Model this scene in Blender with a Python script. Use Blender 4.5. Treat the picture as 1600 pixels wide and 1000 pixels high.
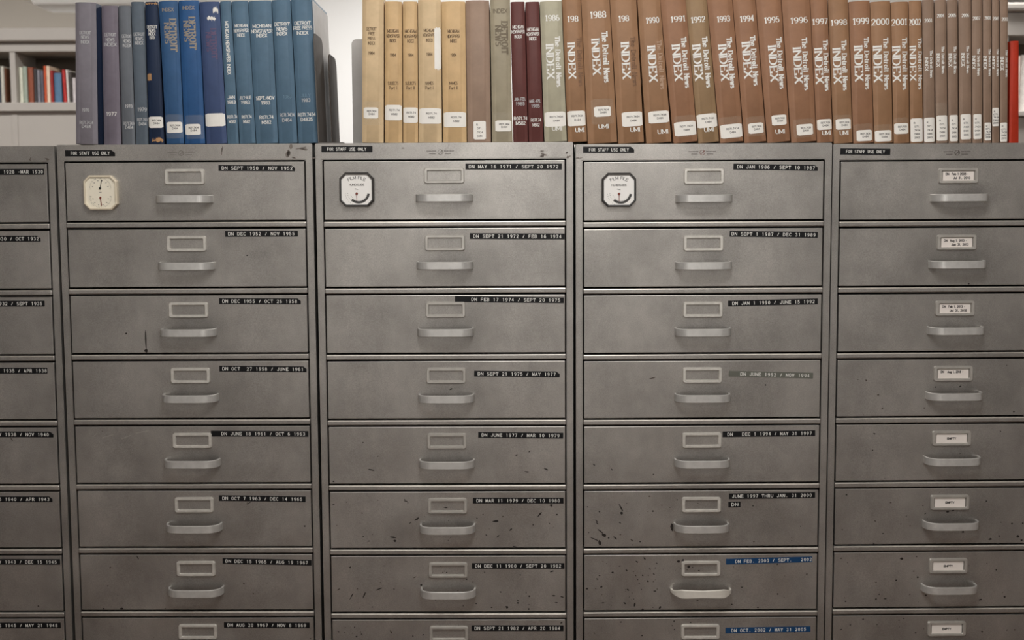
import bpy, bmesh, math, random
from mathutils import Vector, Matrix
random.seed(7)
for o in list(bpy.data.objects): bpy.data.objects.remove(o)
SC = bpy.context.scene
COL = SC.collection

# ------------------------------------------------------------------ camera
F_PX, PITCH, ROLL, YAW = 1956.68, 0.09132, -0.00512, 0.00081
CAM = Vector((0.14454, -2.67733, 1.46973))
_c, _s = math.cos(YAW), math.sin(YAW)
_R = Vector((_c, _s, 0)); _F = Vector((-_s, _c, 0)); _Z = Vector((0, 0, 1))
FWD = _F*math.cos(PITCH) - _Z*math.sin(PITCH)
_U = _Z*math.cos(PITCH) + _F*math.sin(PITCH)
RGT = _R*math.cos(ROLL) + _U*math.sin(ROLL)
UP = _U*math.cos(ROLL) - _R*math.sin(ROLL)
cam = bpy.data.cameras.new('camera'); camo = bpy.data.objects.new('camera', cam); COL.objects.link(camo)
cam.sensor_width = 36; cam.sensor_fit = 'HORIZONTAL'; cam.lens = F_PX/1600*36
M = Matrix.Identity(4)
for i in range(3):
    M[i][0] = RGT[i]; M[i][1] = UP[i]; M[i][2] = -FWD[i]; M[i][3] = CAM[i]
camo.matrix_world = M
cam.dof.use_dof = True; cam.dof.focus_distance = 2.68; cam.dof.aperture_fstop = 6.3
cam.clip_start = 0.05
SC.camera = camo

# ------------------------------------------------------------------ world, lamps, exposure
w = bpy.data.worlds.new('world'); SC.world = w; w.use_nodes = True
w.node_tree.nodes['Background'].inputs[0].default_value = (1, .97, .93, 1)
w.node_tree.nodes['Background'].inputs[1].default_value = 0.02
SC.view_settings.view_transform = 'Standard'; SC.view_settings.look = 'None'
SC.view_settings.gamma = 1; SC.view_settings.exposure = 0.0; SC.view_settings.use_curve_mapping = False
CEIL = 3.0
def lamp(name, x, y, sx, sy, power, tilt=0, col=(1, .985, .966)):
    l = bpy.data.lights.new(name, 'AREA'); l.shape = 'RECTANGLE'; l.size = sx; l.size_y = sy
    l.energy = power; l.color = col
    o = bpy.data.objects.new(name, l); o.location = (x, y, CEIL-.02 - (.12 if tilt else 0)); o.rotation_euler.x = math.radians(tilt); COL.objects.link(o); return o
LAMPS = [  # fluorescent ceiling rows and one added wall-washer: x, y, length, width, watts, tilt towards the cabinets (negative: away from them)
    (0.25, -1.65, 1.0, .3, 28.5, 42), (0.3, -3.4, 1.2, .3, 15.5, 35), (0.2, -3.9, 1.2, .3, 47, -42),  # tilted to shape the falloff; third is an added wall-washer for the drawers' sheen
    (-2.6, 2.4, 2.4, .3, 60), (1.0, 2.4, 2.4, .3, 80), (3.6, 2.0, 1.2, .3, 40),
    (-3.6, 5.8, 3.6, .3, 110), (0.3, 4.0, 2.4, .3, 46)]
for i, a in enumerate(LAMPS): lamp('ceiling_lamp', *a)

# ------------------------------------------------------------------ materials
def lin(r, g, b):
    f = lambda v: (v/255/12.92 if v/255 <= .04045 else ((v/255+.055)/1.055)**2.4)
    return (f(r), f(g), f(b), 1)
def mat(name, rgb, rough=.6, metal=0, noise=None, bump=0, bscale=300, spec=.5, alpha=None, coat=0):
    """plain procedural material; noise=(scale, strength) mottles the colour"""
    m = bpy.data.materials.new(name); m.use_nodes = True
    nt = m.node_tree; b = nt.nodes['Principled BSDF']; L = nt.links
    c = lin(*rgb)
    b.inputs['Base Color'].default_value = c; b.inputs['Roughness'].default_value = rough
    b.inputs['Metallic'].default_value = metal; b.inputs['Specular IOR Level'].default_value = spec
    if coat: b.inputs['Coat Weight'].default_value = coat; b.inputs['Coat Roughness'].default_value = .15
    g = nt.nodes.new('ShaderNodeNewGeometry')
    if noise:
        n = nt.nodes.new('ShaderNodeTexNoise'); n.inputs['Scale'].default_value = noise[0]
        n.inputs['Detail'].default_value = 6; n.inputs['Roughness'].default_value = .65
        L.new(g.outputs['Position'], n.inputs['Vector'])
        mr = nt.nodes.new('ShaderNodeMapRange'); mr.inputs[1].default_value = .25; mr.inputs[2].default_value = .75
        mr.inputs[3].default_value = 1-noise[1]; mr.inputs[4].default_value = 1+noise[1]
        L.new(n.outputs['Fac'], mr.inputs[0])
        mx = nt.nodes.new('ShaderNodeVectorMath'); mx.operation = 'SCALE'
        mx.inputs[0].default_value = c[:3]; L.new(mr.outputs[0], mx.inputs['Scale'])
        L.new(mx.outputs[0], b.inputs['Base Color'])
    if bump:
        n2 = nt.nodes.new('ShaderNodeTexNoise'); n2.inputs['Scale'].default_value = bscale; n2.inputs['Detail'].default_value = 3
        L.new(g.outputs['Position'], n2.inputs['Vector'])
        bp = nt.nodes.new('ShaderNodeBump'); bp.inputs['Strength'].default_value = bump; bp.inputs['Distance'].default_value = .0006
        L.new(n2.outputs['Fac'], bp.inputs['Height']); L.new(bp.outputs[0], b.inputs['Normal'])
    if alpha is not None: b.inputs['Alpha'].default_value = alpha
    return m
def enamel(name, rgb, grime=False):
    """worn grey enamel: cloudy mottling, fine grain, handling grime round the pull"""
    m = bpy.data.materials.new(name); m.use_nodes = True
    nt = m.node_tree; b = nt.nodes['Principled BSDF']; L = nt.links; N = nt.nodes.new
    g = N('ShaderNodeNewGeometry')
    def noise(scale, detail, lo, hi, stretch=None):
        n = N('ShaderNodeTexNoise'); n.inputs['Scale'].default_value = scale; n.inputs['Detail'].default_value = detail
        n.inputs['Roughness'].default_value = .6
        if stretch:
            mp = N('ShaderNodeMapping'); mp.inputs['Scale'].default_value = stretch
            L.new(g.outputs['Position'], mp.inputs[0]); L.new(mp.outputs[0], n.inputs['Vector'])
        else: L.new(g.outputs['Position'], n.inputs['Vector'])
        r = N('ShaderNodeMapRange'); r.inputs[1].default_value = .3; r.inputs[2].default_value = .7
        r.inputs[3].default_value = lo; r.inputs[4].default_value = hi; L.new(n.outputs['Fac'], r.inputs[0])
        return r.outputs[0]
    def mul(a, c):
        x = N('ShaderNodeMath'); x.operation = 'MULTIPLY'
        L.new(a, x.inputs[0])
        if isinstance(c, float): x.inputs[1].default_value = c
        else: L.new(c, x.inputs[1])
        return x.outputs[0]
    f = mul(noise(5.5, 6, .78, 1.2), noise(620, 2, .84, 1.16))
    f = mul(f, noise(40, 4, .94, 1.06, (1, 1, .6)))
    if grime:
        tc = N('ShaderNodeTexCoord'); sp = N('ShaderNodeSeparateXYZ'); L.new(tc.outputs['Object'], sp.inputs[0])
        mp = N('ShaderNodeMapping'); mp.inputs['Scale'].default_value = (1/.075, 0, 1/.032); mp.inputs['Location'].default_value = (-.15, 0, 2.25)
        L.new(tc.outputs['Object'], mp.inputs[0])
        ln = N('ShaderNodeVectorMath'); ln.operation = 'LENGTH'; L.new(mp.outputs[0], ln.inputs[0])
        r = N('ShaderNodeMapRange'); r.interpolation_type = 'SMOOTHSTEP'
        r.inputs[1].default_value = .3; r.inputs[2].default_value = 1.25; r.inputs[3].default_value = .62; r.inputs[4].default_value = 1
        L.new(ln.outputs['Value'], r.inputs[0])
        n = noise(22, 5, 0, 1)
        mx = N('ShaderNodeMix'); mx.inputs['A'].default_value = 1; L.new(n, mx.inputs['Factor']); L.new(r.outputs[0], mx.inputs['B'])
        f = mul(f, mx.outputs[0])
    sc = N('ShaderNodeVectorMath'); sc.operation = 'SCALE'; sc.inputs[0].default_value = lin(*rgb)[:3]; L.new(f, sc.inputs['Scale'])
    L.new(sc.outputs[0], b.inputs['Base Color'])
    b.inputs['Metallic'].default_value = .75
    L.new(noise(9, 4, .28, .42), b.inputs['Roughness'])
    n2 = N('ShaderNodeTexNoise'); n2.inputs['Scale'].default_value = 900; L.new(g.outputs['Position'], n2.inputs['Vector'])
    bp = N('ShaderNodeBump'); bp.inputs['Strength'].default_value = .12; bp.inputs['Distance'].default_value = .0004
    L.new(n2.outputs['Fac'], bp.inputs['Height']); L.new(bp.outputs[0], b.inputs['Normal'])
    return m
MT = {}
MT['enamel'] = enamel('grey_enamel', (168, 164, 159))
MT['drawer'] = enamel('grey_drawer_enamel', (168, 164, 159), True)
MT['worn'] = mat('worn_steel_edge', (196, 190, 180), .35, .4, (70, .18))  # paler metal that paints the bright highlight along the rails' top edges
MT['dark'] = mat('dark_interior', (14, 14, 15), .8)  # near-black colour standing in for shade inside the cabinets and between them
MT['alu'] = mat('brushed_aluminium', (206, 204, 200), .34, .5, (60, .12), .2, 500)
MT['white_metal'] = mat('pale_cast_metal', (236, 232, 222), .34, .35, (60, .06))
MT['frame'] = mat('nickel_frame', (214, 210, 202), .34, .45, (80, .15), .2, 500)
MT['frame_grey'] = mat('grey_frame', (190, 186, 179), .32, .5, (60, .12))
MT['tape_black'] = mat('black_embossing_tape', (10, 10, 13), .5, spec=.3)
MT['tape_blue'] = mat('blue_embossing_tape', (16, 60, 100), .5, spec=.3)
MT['tape_grey'] = mat('faded_embossing_tape', (96, 97, 88), .4)
MT['ink_white'] = mat('white_lettering', (232, 230, 224), .6)
MT['ink_dim'] = mat('worn_white_lettering', (190, 190, 190), .6)
MT['paper'] = mat('paper_label', (236, 232, 224), .7, 0, (60, .04))
MT['card'] = mat('index_card', (233, 224, 216), .7, 0, (50, .03))
MT['ink_black'] = mat('black_ink', (30, 28, 28), .7)
MT['ink_grey'] = mat('grey_ink', (120, 116, 112), .7)
MT['maker'] = mat('maker_mark_ink', (72, 62, 58), .6)
MT['maker_red'] = mat('maker_mark_red_ink', (112, 66, 58), .6)
MT['maker_faint'] = mat('worn_maker_mark', (112, 107, 101), .6)
MT['spatter'] = mat('dried_brown_spatter', (30, 24, 20), .5)
MT['spatter_pale'] = mat('faded_spatter', (74, 64, 54), .6)
MT['scuff'] = mat('rust_scuff', (118, 109, 102), .7, 0, (300, .3))
MT['scratch'] = mat('bare_scratch', (196, 190, 180), .5)
MT['clear'] = mat('clear_tape', (235, 225, 205), .22, 0, None, 0, alpha=.08)
MT['pages'] = mat('page_edges', (214, 202, 178), .8, 0, (500, .1))
MT['cream'] = mat('cream_gauge_plastic', (222, 210, 186), .4)
MT['dial_cream'] = mat('cream_dial', (238, 230, 210), .5)
MT['bezel'] = mat('dark_gauge_bezel', (58, 56, 54), .4)
MT['dial'] = mat('white_dial', (240, 237, 232), .5)
MT['needle_red'] = mat('red_brown_needle', (120, 48, 34), .5)
MT['needle_black'] = mat('black_needle', (24, 24, 22), .5)
MT['bookend'] = mat('brown_grey_bookend', (84, 79, 75), .65, 0, (40, .1))
MT['bookend_dark'] = mat('bronze_bookend', (58, 48, 40), .75, 0, (40, .1))
MT['bookend_grey'] = mat('grey_bookend', (176, 172, 168), .45, .2, (40, .06))
def cloth(name, rgb, var=.12):
    return mat('cloth_'+name, rgb, .62, 0, (28, var), .35, 1400, .35)

# ------------------------------------------------------------------ helpers
class MB:
    def __init__(s): s.v = []; s.f = []; s.m = []
    def quad(s, pts, mi=0):
        n = len(s.v); s.v += [tuple(p) for p in pts]; s.f.append(tuple(range(n, n+len(pts)))); s.m.append(mi)
    def box(s, x0, x1, y0, y1, z0, z1, mi=0):
        n = len(s.v)
        s.v += [(x, y, z) for x in (x0, x1) for y in (y0, y1) for z in (z0, z1)]
        for f in ((0, 1, 3, 2), (4, 6, 7, 5), (0, 4, 5, 1), (2, 3, 7, 6), (0, 2, 6, 4), (1, 5, 7, 3)):
            s.f.append(tuple(n+i for i in f)); s.m.append(mi)
    def bbox(s, x0, x1, y0, y1, z0, z1, r=.0015, mi=0, seg=2):
        bm = bmesh.new(); bmesh.ops.create_cube(bm, size=1)
        for v in bm.verts:
            v.co = Vector(((x0+x1)/2+v.co.x*(x1-x0), (y0+y1)/2+v.co.y*(y1-y0), (z0+z1)/2+v.co.z*(z1-z0)))
        bmesh.ops.bevel(bm, geom=list(bm.edges), offset=r, segments=seg, affect='EDGES', profile=.5)
        n = len(s.v); bm.verts.ensure_lookup_table()
        s.v += [tuple(v.co) for v in bm.verts]
        for f in bm.faces: s.f.append(tuple(n+v.index for v in f.verts)); s.m.append(mi)
        bm.free()
    def loops(s, loops, mi=0, closed=True, cap0=False, cap1=False):
        n = len(s.v); k = len(loops[0])
        for l in loops: s.v += [tuple(p) for p in l]
        for a in range(len(loops)-1):
            for i in range(k if closed else k-1):
                j = (i+1) % k
                s.f.append((n+a*k+i, n+a*k+j, n+(a+1)*k+j, n+(a+1)*k+i)); s.m.append(mi)
        if cap0: s.f.append(tuple(n+i for i in range(k))[::-1]); s.m.append(mi)
        if cap1: s.f.append(tuple(n+(len(loops)-1)*k+i for i in range(k))); s.m.append(mi)
    def mesh(s, name, mats, fix=True, smooth=False):
        me = bpy.data.meshes.new(name); me.from_pydata(s.v, [], s.f)
        for m in mats: me.materials.append(MT[m] if isinstance(m, str) else m)
        for i, p in enumerate(me.polygons): p.material_index = s.m[i]
        if fix:
            bm = bmesh.new(); bm.from_mesh(me); bmesh.ops.recalc_face_normals(bm, faces=bm.faces); bm.to_mesh(me); bm.free()
        if smooth:
            for p in me.polygons: p.use_smooth = True
        return me
    def build(s, name, mats, parent=None, loc=(0, 0, 0), rot=(0, 0, 0), fix=True, smooth=False):
        return link(name, s.mesh(name, mats if isinstance(mats, (list, tuple)) else [mats], fix, smooth), parent, loc, rot)
def soft(me, deg=38):
    for p in me.polygons: p.use_smooth = True
    me.set_sharp_from_angle(angle=math.radians(deg)); return me
def link(name, me, parent=None, loc=(0, 0, 0), rot=(0, 0, 0)):
    o = bpy.data.objects.new(name, me); COL.objects.link(o)
    o.parent = parent; o.location = loc; o.rotation_euler = rot
    return o
def empty(name, loc, rot=(0, 0, 0)):
    o = link(name, None, None, loc, rot); o.empty_display_size = .05; return o
def tag(o, label=None, cat=None, group=None, kind=None):
    if label: o['label'] = label
    if cat: o['category'] = cat
    if group: o['group'] = group
    if kind: o['kind'] = kind
    return o
def ray(px, py): return (RGT*((px-800)/F_PX) + UP*(-(py-500)/F_PX) + FWD)
def at(px, py, Y):
    """world point seen at photo pixel (px, py) on the vertical plane y = Y"""
    d = ray(px, py); return CAM + d*((Y-CAM.y)/d.y)

# ------------------------------------------------------------------ stroke lettering
def E_(cx, cy, rx, ry, a0, a1, n=8):
    return [(cx+rx*math.cos(math.radians(a0+(a1-a0)*i/n)), cy+ry*math.sin(math.radians(a0+(a1-a0)*i/n))) for i in range(n+1)]
S_ = E_(.32, .75, .28, .25, 40, 250, 6)+E_(.3, .27, .32, .27, 80, -140, 7)
G = {
 ' ': (.4, []),
 'A': (.68, [[(0, 0), (.34, 1)], [(.34, 1), (.68, 0)], [(.13, .34), (.55, .34)]]),
 'B': (.62, [[(0, 0), (0, 1)], [(0, 1), (.34, 1)]+E_(.34, .76, .22, .24, 90, -90, 5)+[(0, .52)], [(0, .52), (.36, .52)]+E_(.36, .26, .26, .26, 90, -90, 5)+[(0, 0)]]),
 'C': (.64, [E_(.36, .5, .36, .5, 48, 312, 10)]),
 'D': (.68, [[(0, 0), (0, 1)], [(0, 1), (.26, 1)]+E_(.26, .5, .42, .5, 90, -90, 8)+[(0, 0)]]),
 'E': (.58, [[(0, 0), (0, 1)], [(0, 1), (.56, 1)], [(0, .52), (.46, .52)], [(0, 0), (.58, 0)], [(.56, 1), (.56, .8)], [(.58, 0), (.58, .22)]]),
 'F': (.56, [[(0, 0), (0, 1)], [(0, 1), (.56, 1)], [(0, .5), (.44, .5)]]),
 'G': (.68, [E_(.36, .5, .36, .5, 48, 330, 10)+[(.68, .45), (.42, .45)]]),
 'H': (.64, [[(0, 0), (0, 1)], [(.64, 0), (.64, 1)], [(0, .5), (.64, .5)]]),
 'I': (.1, [[(.05, 0), (.05, 1)]]),
 'J': (.5, [[(.5, 1), (.5, .28)]+E_(.25, .28, .25, .28, 0, -170, 6)]),
 'K': (.62, [[(0, 0), (0, 1)], [(.6, 1), (0, .42)], [(.2, .58), (.62, 0)]]),
 'L': (.55, [[(0, 0), (0, 1)], [(0, 0), (.55, 0)]]),
 'M': (.8, [[(0, 0), (0, 1)], [(0, 1), (.4, .15)], [(.4, .15), (.8, 1)], [(.8, 0), (.8, 1)]]),
 'N': (.66, [[(0, 0), (0, 1)], [(0, 1), (.66, 0)], [(.66, 0), (.66, 1)]]),
 'O': (.7, [E_(.35, .5, .35, .5, 0, 360, 12)]),
 'P': (.58, [[(0, 0), (0, 1)], [(0, 1), (.32, 1)]+E_(.32, .73, .26, .27, 90, -90, 6)+[(0, .46)]]),
 'R': (.62, [[(0, 0), (0, 1)], [(0, 1), (.32, 1)]+E_(.32, .74, .26, .26, 90, -90, 6)+[(0, .48)], [(.28, .48), (.62, 0)]]),
 'S': (.62, [S_]),
 'T': (.64, [[(.32, 0), (.32, 1)], [(0, 1), (.64, 1)], [(0, 1), (0, .82)], [(.64, 1), (.64, .82)]]),
 'U': (.66, [[(0, 1), (0, .32)]+E_(.33, .32, .33, .32, 180, 360, 8)+[(.66, 1)]]),
 'V': (.66, [[(0, 1), (.33, 0)], [(.33, 0), (.66, 1)]]),
 'W': (.9, [[(0, 1), (.22, 0)], [(.22, 0), (.45, .9)], [(.45, .9), (.68, 0)], [(.68, 0), (.9, 1)]]),
 'X': (.66, [[(0, 0), (.64, 1)], [(.02, 1), (.66, 0)]]),
 'Y': (.66, [[(0, 1), (.33, .48)], [(.66, 1), (.33, .48)], [(.33, .48), (.33, 0)]]),
 '0': (.54, [E_(.27, .5, .27, .5, 0, 360, 12)]),
 '1': (.36, [[(.2, 0), (.2, 1)], [(.2, 1), (.03, .84)]]),
 '2': (.54, [E_(.27, .74, .26, .26, 165, -35, 7)+[(0, 0), (.54, 0)]]),
 '3': (.52, [E_(.25, .76, .24, .24, 150, -80, 6)+E_(.25, .27, .27, .27, 80, -150, 7)]),
 '4': (.56, [[(.4, 0), (.4, 1)], [(.4, 1), (0, .3)], [(0, .3), (.56, .3)]]),
 '5': (.52, [[(.48, 1), (.08, 1), (.05, .55)]+E_(.24, .32, .28, .32, 115, -150, 8)]),
 '6': (.54, [[(.46, .97)]+E_(.3, .5, .3, .5, 110, 190, 5)+E_(.27, .3, .27, .3, 180, 540, 10)]),
 '7': (.52, [[(0, 1), (.52, 1), (.18, 0)]]),
 '8': (.54, [E_(.27, .76, .23, .24, 0, 360, 10), E_(.27, .27, .27, .27, 0, 360, 10)]),
 '9': (.54, [E_(.27, .7, .27, .3, 0, 360, 10), [(.54, .7), (.5, .3), (.34, .03), (.1, .03)]]),
 '/': (.5, [[(.05, .05), (.45, .95)]]),
 '-': (.36, [[(.04, .45), (.32, .45)]]),
 '.': (.14, [[(.07, 0), (.07, .12)]]),
 ',': (.16, [[(.1, .12), (.04, -.14)]]),
 'a': (.5, [E_(.24, .32, .24, .32, 0, 360, 9), [(.48, .64), (.48, 0)]]),
 'b': (.52, [[(0, 1), (0, 0)], E_(.26, .32, .26, .32, 0, 360, 9)]),
 'e': (.5, [[(.02, .36), (.48, .36)]+E_(.25, .33, .24, .33, 8, 318, 9)]),
 'g': (.5, [E_(.24, .34, .24, .3, 0, 360, 9), [(.48, .64), (.48, -.1)]+E_(.25, -.1, .23, .18, 0, -150, 5)]),
 'h': (.52, [[(.04, 0), (.04, 1)], [(.04, .4)]+E_(.27, .4, .22, .26, 150, 0, 5)+[(.49, 0)]]),
 'i': (.12, [[(.06, 0), (.06, .66)], [(.06, .86), (.06, 1)]]),
 'l': (.12, [[(.06, 0), (.06, 1)]]),
 'n': (.5, [[(.04, 0), (.04, .66)], [(.04, .4)]+E_(.26, .4, .21, .26, 150, 0, 5)+[(.47, 0)]]),
 'o': (.52, [E_(.26, .33, .26, .33, 0, 360, 10)]),
 'p': (.52, [[(0, .66), (0, -.3)], E_(.26, .33, .26, .33, 0, 360, 9)]),
 'r': (.36, [[(.05, 0), (.05, .66)], [(.05, .38), (.16, .6), (.34, .63)]]),
 's': (.42, [E_(.21, .49, .18, .17, 40, 250, 5)+E_(.2, .17, .22, .17, 80, -140, 6)]),
 't': (.34, [[(.14, .9), (.14, .14)]+E_(.26, .14, .12, .14, 180, 300, 4), [(0, .66), (.32, .66)]]),
 'u': (.5, [[(.02, .66), (.02, .22)]+E_(.24, .22, .22, .22, 180, 360, 6)+[(.46, .66)], [(.46, .66), (.46, 0)]]),
 'w': (.72, [[(0, .66), (.19, 0)], [(.19, 0), (.36, .6)], [(.36, .6), (.53, 0)], [(.53, 0), (.72, .66)]]),
}
SERIF_Y = (0, .66, 1)
def text(mb, s, cx, cy, h, w=None, mp=None, vert=False, mono=False, thick=.13, thin=None, serif=False, mi=0, tilt=0, gap=.2, arc=None, sub=0):
    """lettering centred on (cx, cy): height h, optionally fitted to width w; mp maps (u, v) to a 3-D point"""
    thin = thick if thin is None else thin
    cells = []; x = 0
    for ch in s:
        gw, st = G[ch]
        if mono:
            cells.append((x+(.66-min(gw, .66))/2, min(1, .66/gw) if gw else 1, st)); x += .66+gap
        else: cells.append((x, 1, st)); x += gw+gap
    tot = x-gap; sx = (w/tot) if w else h
    ct, st_ = math.cos(tilt), math.sin(tilt)
    def put(p):
        a = (p[0]-tot/2)*sx; b = (p[1]-.5)*h
        if arc:
            th = a/arc; a, b = (arc+b)*math.sin(th), (arc+b)*math.cos(th)-arc
        if vert: a, b = b, -a
        else: a, b = a*ct-b*st_, a*st_+b*ct
        return mp(cx+a, cy+b)
    def seg(p, q, t0=None):
        dx, dy = (q[0]-p[0])*sx, (q[1]-p[1])*h; l = math.hypot(dx, dy)
        if l < 1e-9: return
        dx /= l; dy /= l
        t = (t0 if t0 else thin+(thick-thin)*abs(dy)**1.3)*min(h, sx*1.15)/2
        ex = t*.5
        pts = []
        for (b, e, sg) in ((p, -1, 1), (p, -1, -1), (q, 1, -1), (q, 1, 1)):
            ox = dx*e*ex - dy*t*sg; oy = dy*e*ex + dx*t*sg
            pts.append((b[0]+ox/sx, b[1]+oy/h))
        n = len(mb.v); mb.v += [put(a) for a in pts]; mb.f.append((n, n+1, n+2, n+3)); mb.m.append(mi)
    for x0, k, st in cells:
        for pl in st:
            pl = [(x0+a*k, b) for a, b in pl]
            for i in range(len(pl)-1):
                p, q = pl[i], pl[i+1]
                n = max(1, math.ceil(math.hypot((q[0]-p[0])*sx, (q[1]-p[1])*h)/sub)) if sub else 1
                for k2 in range(n):
                    seg(*[(p[0]+(q[0]-p[0])*t/n, p[1]+(q[1]-p[1])*t/n) for t in (k2, k2+1)])
            if serif and len(pl) == 2 and abs(pl[1][1]-pl[0][1]) > .4:
                for e in pl:
                    if min(abs(e[1]-a) for a in SERIF_Y) < .01:
                        sw = .15*min(1.2, h/sx if w else 1)
                        seg((e[0]-sw, e[1]), (e[0]+sw, e[1]), thin)
PLANE = lambda yy: (lambda u, v: (u, yy, v))

# ------------------------------------------------------------------ the room
MT['carpet'] = mat('brown_carpet', (92, 66, 46), .95, 0, (200, .2), .4, 400)
MT['ceiling'] = mat('white_ceiling', (240, 240, 238), .9, 0, (3, .01))
MT['wall'] = mat('white_wall', (238, 238, 236), .9, 0, (3, .01))
MT['wall_beige'] = mat('beige_wall', (186, 178, 164), .9, 0, (3, .02))
MT['soffit'] = mat('beige_soffit', (160, 153, 143), .9, 0, (3, .02))
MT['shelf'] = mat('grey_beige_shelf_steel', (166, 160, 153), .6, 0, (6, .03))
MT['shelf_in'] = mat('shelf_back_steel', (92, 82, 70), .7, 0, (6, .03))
def struct(name, boxes, m):
    b = MB()
    for a in boxes: b.box(*a)
    return tag(b.build(name, m), kind='structure')
X0, X1, Y0, Y1 = -7.0, 6.0, -5.0, 7.0
struct('floor', [(X0, X1, Y0, Y1, -.1, 0)], 'carpet')
struct('ceiling', [(X0, X1, Y0, Y1, CEIL, CEIL+.1)], 'ceiling')
struct('wall_left', [(X0-.1, X0, Y0, Y1, 0, CEIL)], 'wall')
struct('wall_right', [(X1, X1+.1, Y0, Y1, 0, CEIL)], 'wall')
struct('wall_front', [(X0, X1, Y0-.1, Y0, 0, CEIL)], 'wall')
struct('wall_back', [(X0, X1, Y1, Y1+.1, 0, CEIL)], 'wall')
wl, wr = at(330, 200, 5.0).x, at(1540, 200, 5.0).x
struct('wall_middle', [(wl, wr, 5.0, 5.15, 0, CEIL)], 'wall')
# unseen black backing added to keep the cabinet gaps dark
struct('wall_partition', [(-1.5, 1.5, .74, .8, 0, 1.598)], 'dark')

struct('trim_2', [(.2737, .2783, .04, .06, 0, 1.5985)], 'dark')  # black strip added where the cabinet gap is only in shade

# ------------------------------------------------------------------ film cabinets
H = 1.60; DW, DH, DP, DZ0 = .51028, .12456, .14186, .0375
CW = .5437
CABS = [(-1.10047, .0064, 1.60063, .00061, -.00692), (-.5513, .00065, 1.60244, -.00036, -.0103), (.00094, -.01858, 1.602, -.00013, -.00928),
        (.55092, -.0027, 1.59811, -.00083, .00407), (1.09991, .0134, 1.59682, -.00136, .00781)]
FR = []
for x, y, z, ry, rz in CABS:
    R = (Matrix.Rotation(rz, 3, 'Z') @ Matrix.Rotation(ry, 3, 'Y'))
    FR.append((Vector((x, y, z)) + R @ Vector((0, 0, -H)), R))
def cabpx(c, px, py, off=0):
    """cabinet-front coordinates (x across, z up) of a photo pixel"""
    o, R = FR[c]; n = R @ Vector((0, 1, 0)); d = ray(px, py)
    p = CAM + d*((o + n*off - CAM).dot(n)/d.dot(n))
    l = R.transposed() @ (p-o); return l.x, l.z
# shared meshes
b = MB(); b.bbox(-DW/2+.0007, DW/2-.0007, 0, .024, -DH+.0005, -.0005, .0011); ME_DRAWER = b.mesh('drawer_front', ['drawer'])
def strap(shape, zc):
    """drawer pull: a flat strap bent out from the drawer face; shape -> (x, y, half height, thickness)"""
    b = MB(); L = []
    for i, (x, y, hh, t) in enumerate(shape):
        a = shape[max(i-1, 0)]; c = shape[min(i+1, len(shape)-1)]
        dx, dy = c[0]-a[0], c[1]-a[1]; l = math.hypot(dx, dy); nx, ny = dy/l, -dx/l
        e = min(.001, hh*.3)
        prof = [(t/2, hh-e), (t/2-e, hh), (-t/2+e, hh), (-t/2, hh-e), (-t/2, -hh+e), (-t/2+e, -hh), (t/2-e, -hh), (t/2, -hh+e)]
        L.append([(x+nx*p, y+ny*p, zc+q) for p, q in prof])
    b.loops(L, cap0=True, cap1=True)
    return b
def arcpath(hw, dep, cr, n=8):
    pts = [(-hw, .0005)]
    for i in range(n+1):
        a = math.pi/2*i/n
        pts.append((-hw+cr*(1-math.cos(a)), -dep+(dep-.006)*(1-math.sin(a))))
    for k in (-.5, 0, .5): pts.append((k*(hw-cr), -dep-.0006))
    return pts + [(-x, y) for x, y in reversed(pts[:-3])]
HZ = -.0785
b = strap([(x, y, .0083, .0042) for x, y in arcpath(.058, .033, .026, 12)], HZ); ME_HANDLE = soft(b.mesh('handle', ['alu']), 30)
sh = []
for x, y in arcpath(.064, .035, .030):
    k = abs(x)/.064
    hh = .0080+.0016*min(1, k/.72) if k < .72 else .0096-.0062*((k-.72)/.28)
    sh.append((x, y, hh, .005))
b = strap(sh, HZ); ME_WING = soft(b.mesh('handle_wing', ['white_metal']), 30)
def rrect(hw, hh, r, y, n=4):
    p = []
    for cx, cz, a0 in ((hw-r, hh-r, 0), (-hw+r, hh-r, 90), (-hw+r, -hh+r, 180), (hw-r, -hh+r, 270)):
        for i in range(n+1):
            a = math.radians(a0+90*i/n); p.append((cx+r*math.cos(a), y, cz+r*math.sin(a)))
    return p
def holder(m):
    b = MB()
    b.loops([rrect(.0424, .0166, .005, .0004), rrect(.0424, .0166, .005, -.0034), rrect(.0412, .0154, .0045, -.005),
             rrect(.0364, .0116, .0022, -.005), rrect(.0352, .0104, .0015, -.0036), rrect(.0352, .0104, .0015, .0004)])
    return b.mesh('label_holder', [m])
ME_HOLD = [holder('frame'), holder('frame_grey')]
LZ = -.0315   # label holder centre below the drawer top

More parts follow.
